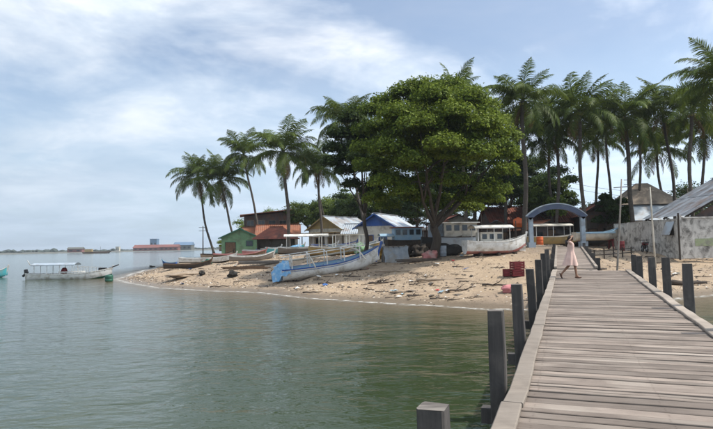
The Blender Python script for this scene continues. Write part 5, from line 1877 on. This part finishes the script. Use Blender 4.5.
# ------------------------------------------------------------------ woman on the jetty
def deck_spot(px, py):
    d = ray(px, py)
    for k in range(60, 400):
        p_ = Vector((0, 0, EYE)) + d * (k * .1 / d.y)
        if p_.z <= dz(p_.xy.dot(U.xy)):
            return p_
    return p_


def person():
    p = deck_spot(571.5, 278.3)
    p.z = dz(p.xy.dot(U.xy)) + .004
    t = thing('person', 'person in a pale pink knee length dress walking across the jetty, hand at head', 'person', p, R(-12))
    V, E_, Rd = [], [], []

    def node(co, r_, par=None):
        V.append(co)
        Rd.append(r_)
        if par is not None:
            E_.append((par, len(V) - 1))
        return len(V) - 1
    pel = node((0, 0, .86), (.125, .095))
    w = node((.0, 0, 1.02), (.10, .08), pel)
    ch = node((.01, 0, 1.20), (.125, .085), w)
    ub = node((.015, 0, 1.30), (.09, .065), ch)
    ne = node((.02, 0, 1.37), (.045, .045), ub)
    hd = node((.035, 0, 1.43), (.068, .066), ne)
    h2 = node((.04, 0, 1.50), (.082, .076), hd)
    node((.03, 0, 1.565), (.055, .055), h2)
    node((.125, 0, 1.465), (.014, .016), hd)          # nose

    def hand(wr, base, dirv, side):
        pm = node(tuple(Vector(base) + dirv * .045), (.032, .016), wr)
        for k in range(4):
            o = side * ((k - 1.5) * .017)
            a = node(tuple(Vector(base) + dirv * .09 + o), .0085, pm)
            b2 = node(tuple(Vector(base) + dirv * (.125 + .008 * (1.5 - abs(k - 1.3))) + o * 1.05 + Vector((.008, 0, -.004))), .008, a)
            node(tuple(Vector(base) + dirv * (.15 + .012 * (1.5 - abs(k - 1.3))) + o * 1.1 + Vector((.02, 0, -.01))), .0065, b2)
        th = node(tuple(Vector(base) + dirv * .045 + side * .042), .009, pm)
        node(tuple(Vector(base) + dirv * .08 + side * .055), .008, th)
    for sg in (-1, 1):
        sh = node((.01, sg * .145, 1.29), (.05, .05), ub)
        if sg < 0:      # nearer arm raised, hand to the hair
            el = node((-.10, -.24, 1.36), (.036, .036), sh)
            wr = node((.02, -.155, 1.49), (.024, .024), el)
            hand(wr, (.02, -.155, 1.49), Vector((.35, .5, .55)).normalized(), Vector((-.5, .1, .4)).normalized())
        else:
            el = node((.03, .22, 1.06), (.036, .036), sh)
            wr = node((.13, .22, .87), (.024, .024), el)
            hand(wr, (.13, .22, .87), Vector((.35, 0, -.94)).normalized(), Vector((.94, 0, .35)))
    for sg, kn, an, to in ((-1, (.13, -.08, .46), (.17, -.085, .075), (.30, -.09, .03)), (1, (-.06, .08, .47), (-.33, .085, .17), (-.36, .085, .035))):
        hp = node((.0, sg * .085, .80), (.085, .08), pel)
        k = node(kn, (.054, .054), hp)
        c = node(tuple(Vector(kn).lerp(Vector(an), .35)), (.050, .050), k)
        a = node(an, (.034, .034), c)
        node(to, (.030, .022), a)
        if sg < 0:
            node((an[0] - .05, an[1], .032), (.026, .026), a)
    me = bpy.data.meshes.new('body')
    me.from_pydata(V, E_, [])
    me.materials.append(mat('brown_skin', (.30, .165, .105), (.26, .14, .09), .55, 4))
    o = link('body', me, t)
    sk = o.modifiers.new('skin', 'SKIN')
    for i, sv in enumerate(me.skin_vertices[0].data):
        r_ = Rd[i]
        sv.radius = r_ if isinstance(r_, tuple) else (r_, r_)
        sv.use_root = i == 0
    sk.use_smooth_shade = True
    ss = o.modifiers.new('sub', 'SUBSURF')
    ss.levels = ss.render_levels = 2
    # dress, flared and swinging with the stride
    dm = mat('pale_pink_cloth', (.72, .52, .45), (.62, .42, .36), .85, 6, bump=.01)
    rows = []
    for z, rx, ry, ox, wob in ((1.335, .07, .10, .015, 0), (1.31, .10, .165, .012, 0), (1.24, .125, .165, .012, 0), (1.13, .125, .145, .012, 0), (1.03, .118, .128, .005, .004), (.93, .145, .158, 0, .008), (.80, .18, .19, -.005, .016), (.66, .215, .215, -.015, .026), (.52, .25, .235, -.025, .036), (.475, .26, .24, -.03, .04)):
        rows.append([(ox + (rx + wob * math.sin(a * 7)) * math.cos(a), (ry + wob * math.sin(a * 7 + 1)) * math.sin(a), z + .3 * wob * math.sin(a * 3)) for a in [2 * math.pi * k / 40 for k in range(41)]])
    MB().grid(rows).build('dress', dm, t, True)
    for pts, rr in (([(.01, -.12, 1.29), (-.05, -.2, 1.335), (-.10, -.24, 1.36), (-.04, -.2, 1.425)], [.068, .058, .05, .044]), ([(.01, .12, 1.29), (.02, .19, 1.17), (.03, .22, 1.06), (.08, .22, .97)], [.068, .058, .05, .044])):
        MB().tube(pts, rr, 14, False).build('sleeve', dm, t, True)
    hm = mat('black_hair', (.02, .014, .011), (.03, .02, .015), .4, 12)
    hair = MB()
    rows = []
    for i in range(13):
        ph = R(-58) + R(148) * i / 12
        row = []
        for k in range(25):
            a = R(48) + R(264) * k / 24
            r_ = .102 + .006 * math.sin(k * 2.2)
            row.append((.028 + r_ * 1.02 * math.cos(ph) * math.cos(a), r_ * .95 * math.cos(ph) * math.sin(a), 1.495 + r_ * 1.05 * math.sin(ph)))
        rows.append(row)
    hair.grid(rows)
    hair.tube([(-.06, 0, 1.50), (-.10, 0, 1.40), (-.115, .01, 1.28), (-.12, .02, 1.17)], [.06, .07, .06, .025], 12)
    hair.build('hair', hm, t, True)
    for sg in (-1, 1):
        MB().blob((.108, sg * .03, 1.497), (.009, .014, .007), 1, 0, 1).build('eye', M_BLACK, t)
    MB().blob((.106, 0, 1.425), (.008, .022, .006), 1, 0, 1).build('mouth', M_RED, t)
    sm = mat('brown_leather', (.10, .045, .025), (.07, .03, .02), .6, 8)
    MB().blob((.225, -.087, .03), (.13, .045, .03), 2, .1, 2).build('shoe', sm, t, True)
    MB().add(MB().blob((0, 0, 0), (.13, .045, .03), 2, .1, 2).v, MB().blob((0, 0, 0), (.13, .045, .03), 2, .1, 2).f, Matrix.Translation((-.355, .085, .085)) @ Matrix.Rotation(R(68), 4, 'Y')).build('shoe', sm, t, True)


person()


# ------------------------------------------------------------------ sea haze
hz = MB().box((0, 1900, 12), (5600, 5200, 40)).build('haze', bpy.data.materials.new('haze_air'))
tag(hz, 'thin pale haze over the bay', 'haze', kind='stuff')
hm_ = hz.data.materials[0]
hm_.use_nodes = True
ht = hm_.node_tree
ht.nodes.clear()
pv = ht.nodes.new('ShaderNodeVolumePrincipled')
pv.inputs['Color'].default_value = (0.80, 0.88, 0.97, 1)
pv.inputs['Density'].default_value = 0.00022
pv.inputs['Anisotropy'].default_value = 0.2
ho_ = ht.nodes.new('ShaderNodeOutputMaterial')
ht.links.new(pv.outputs[0], ho_.inputs['Volume'])
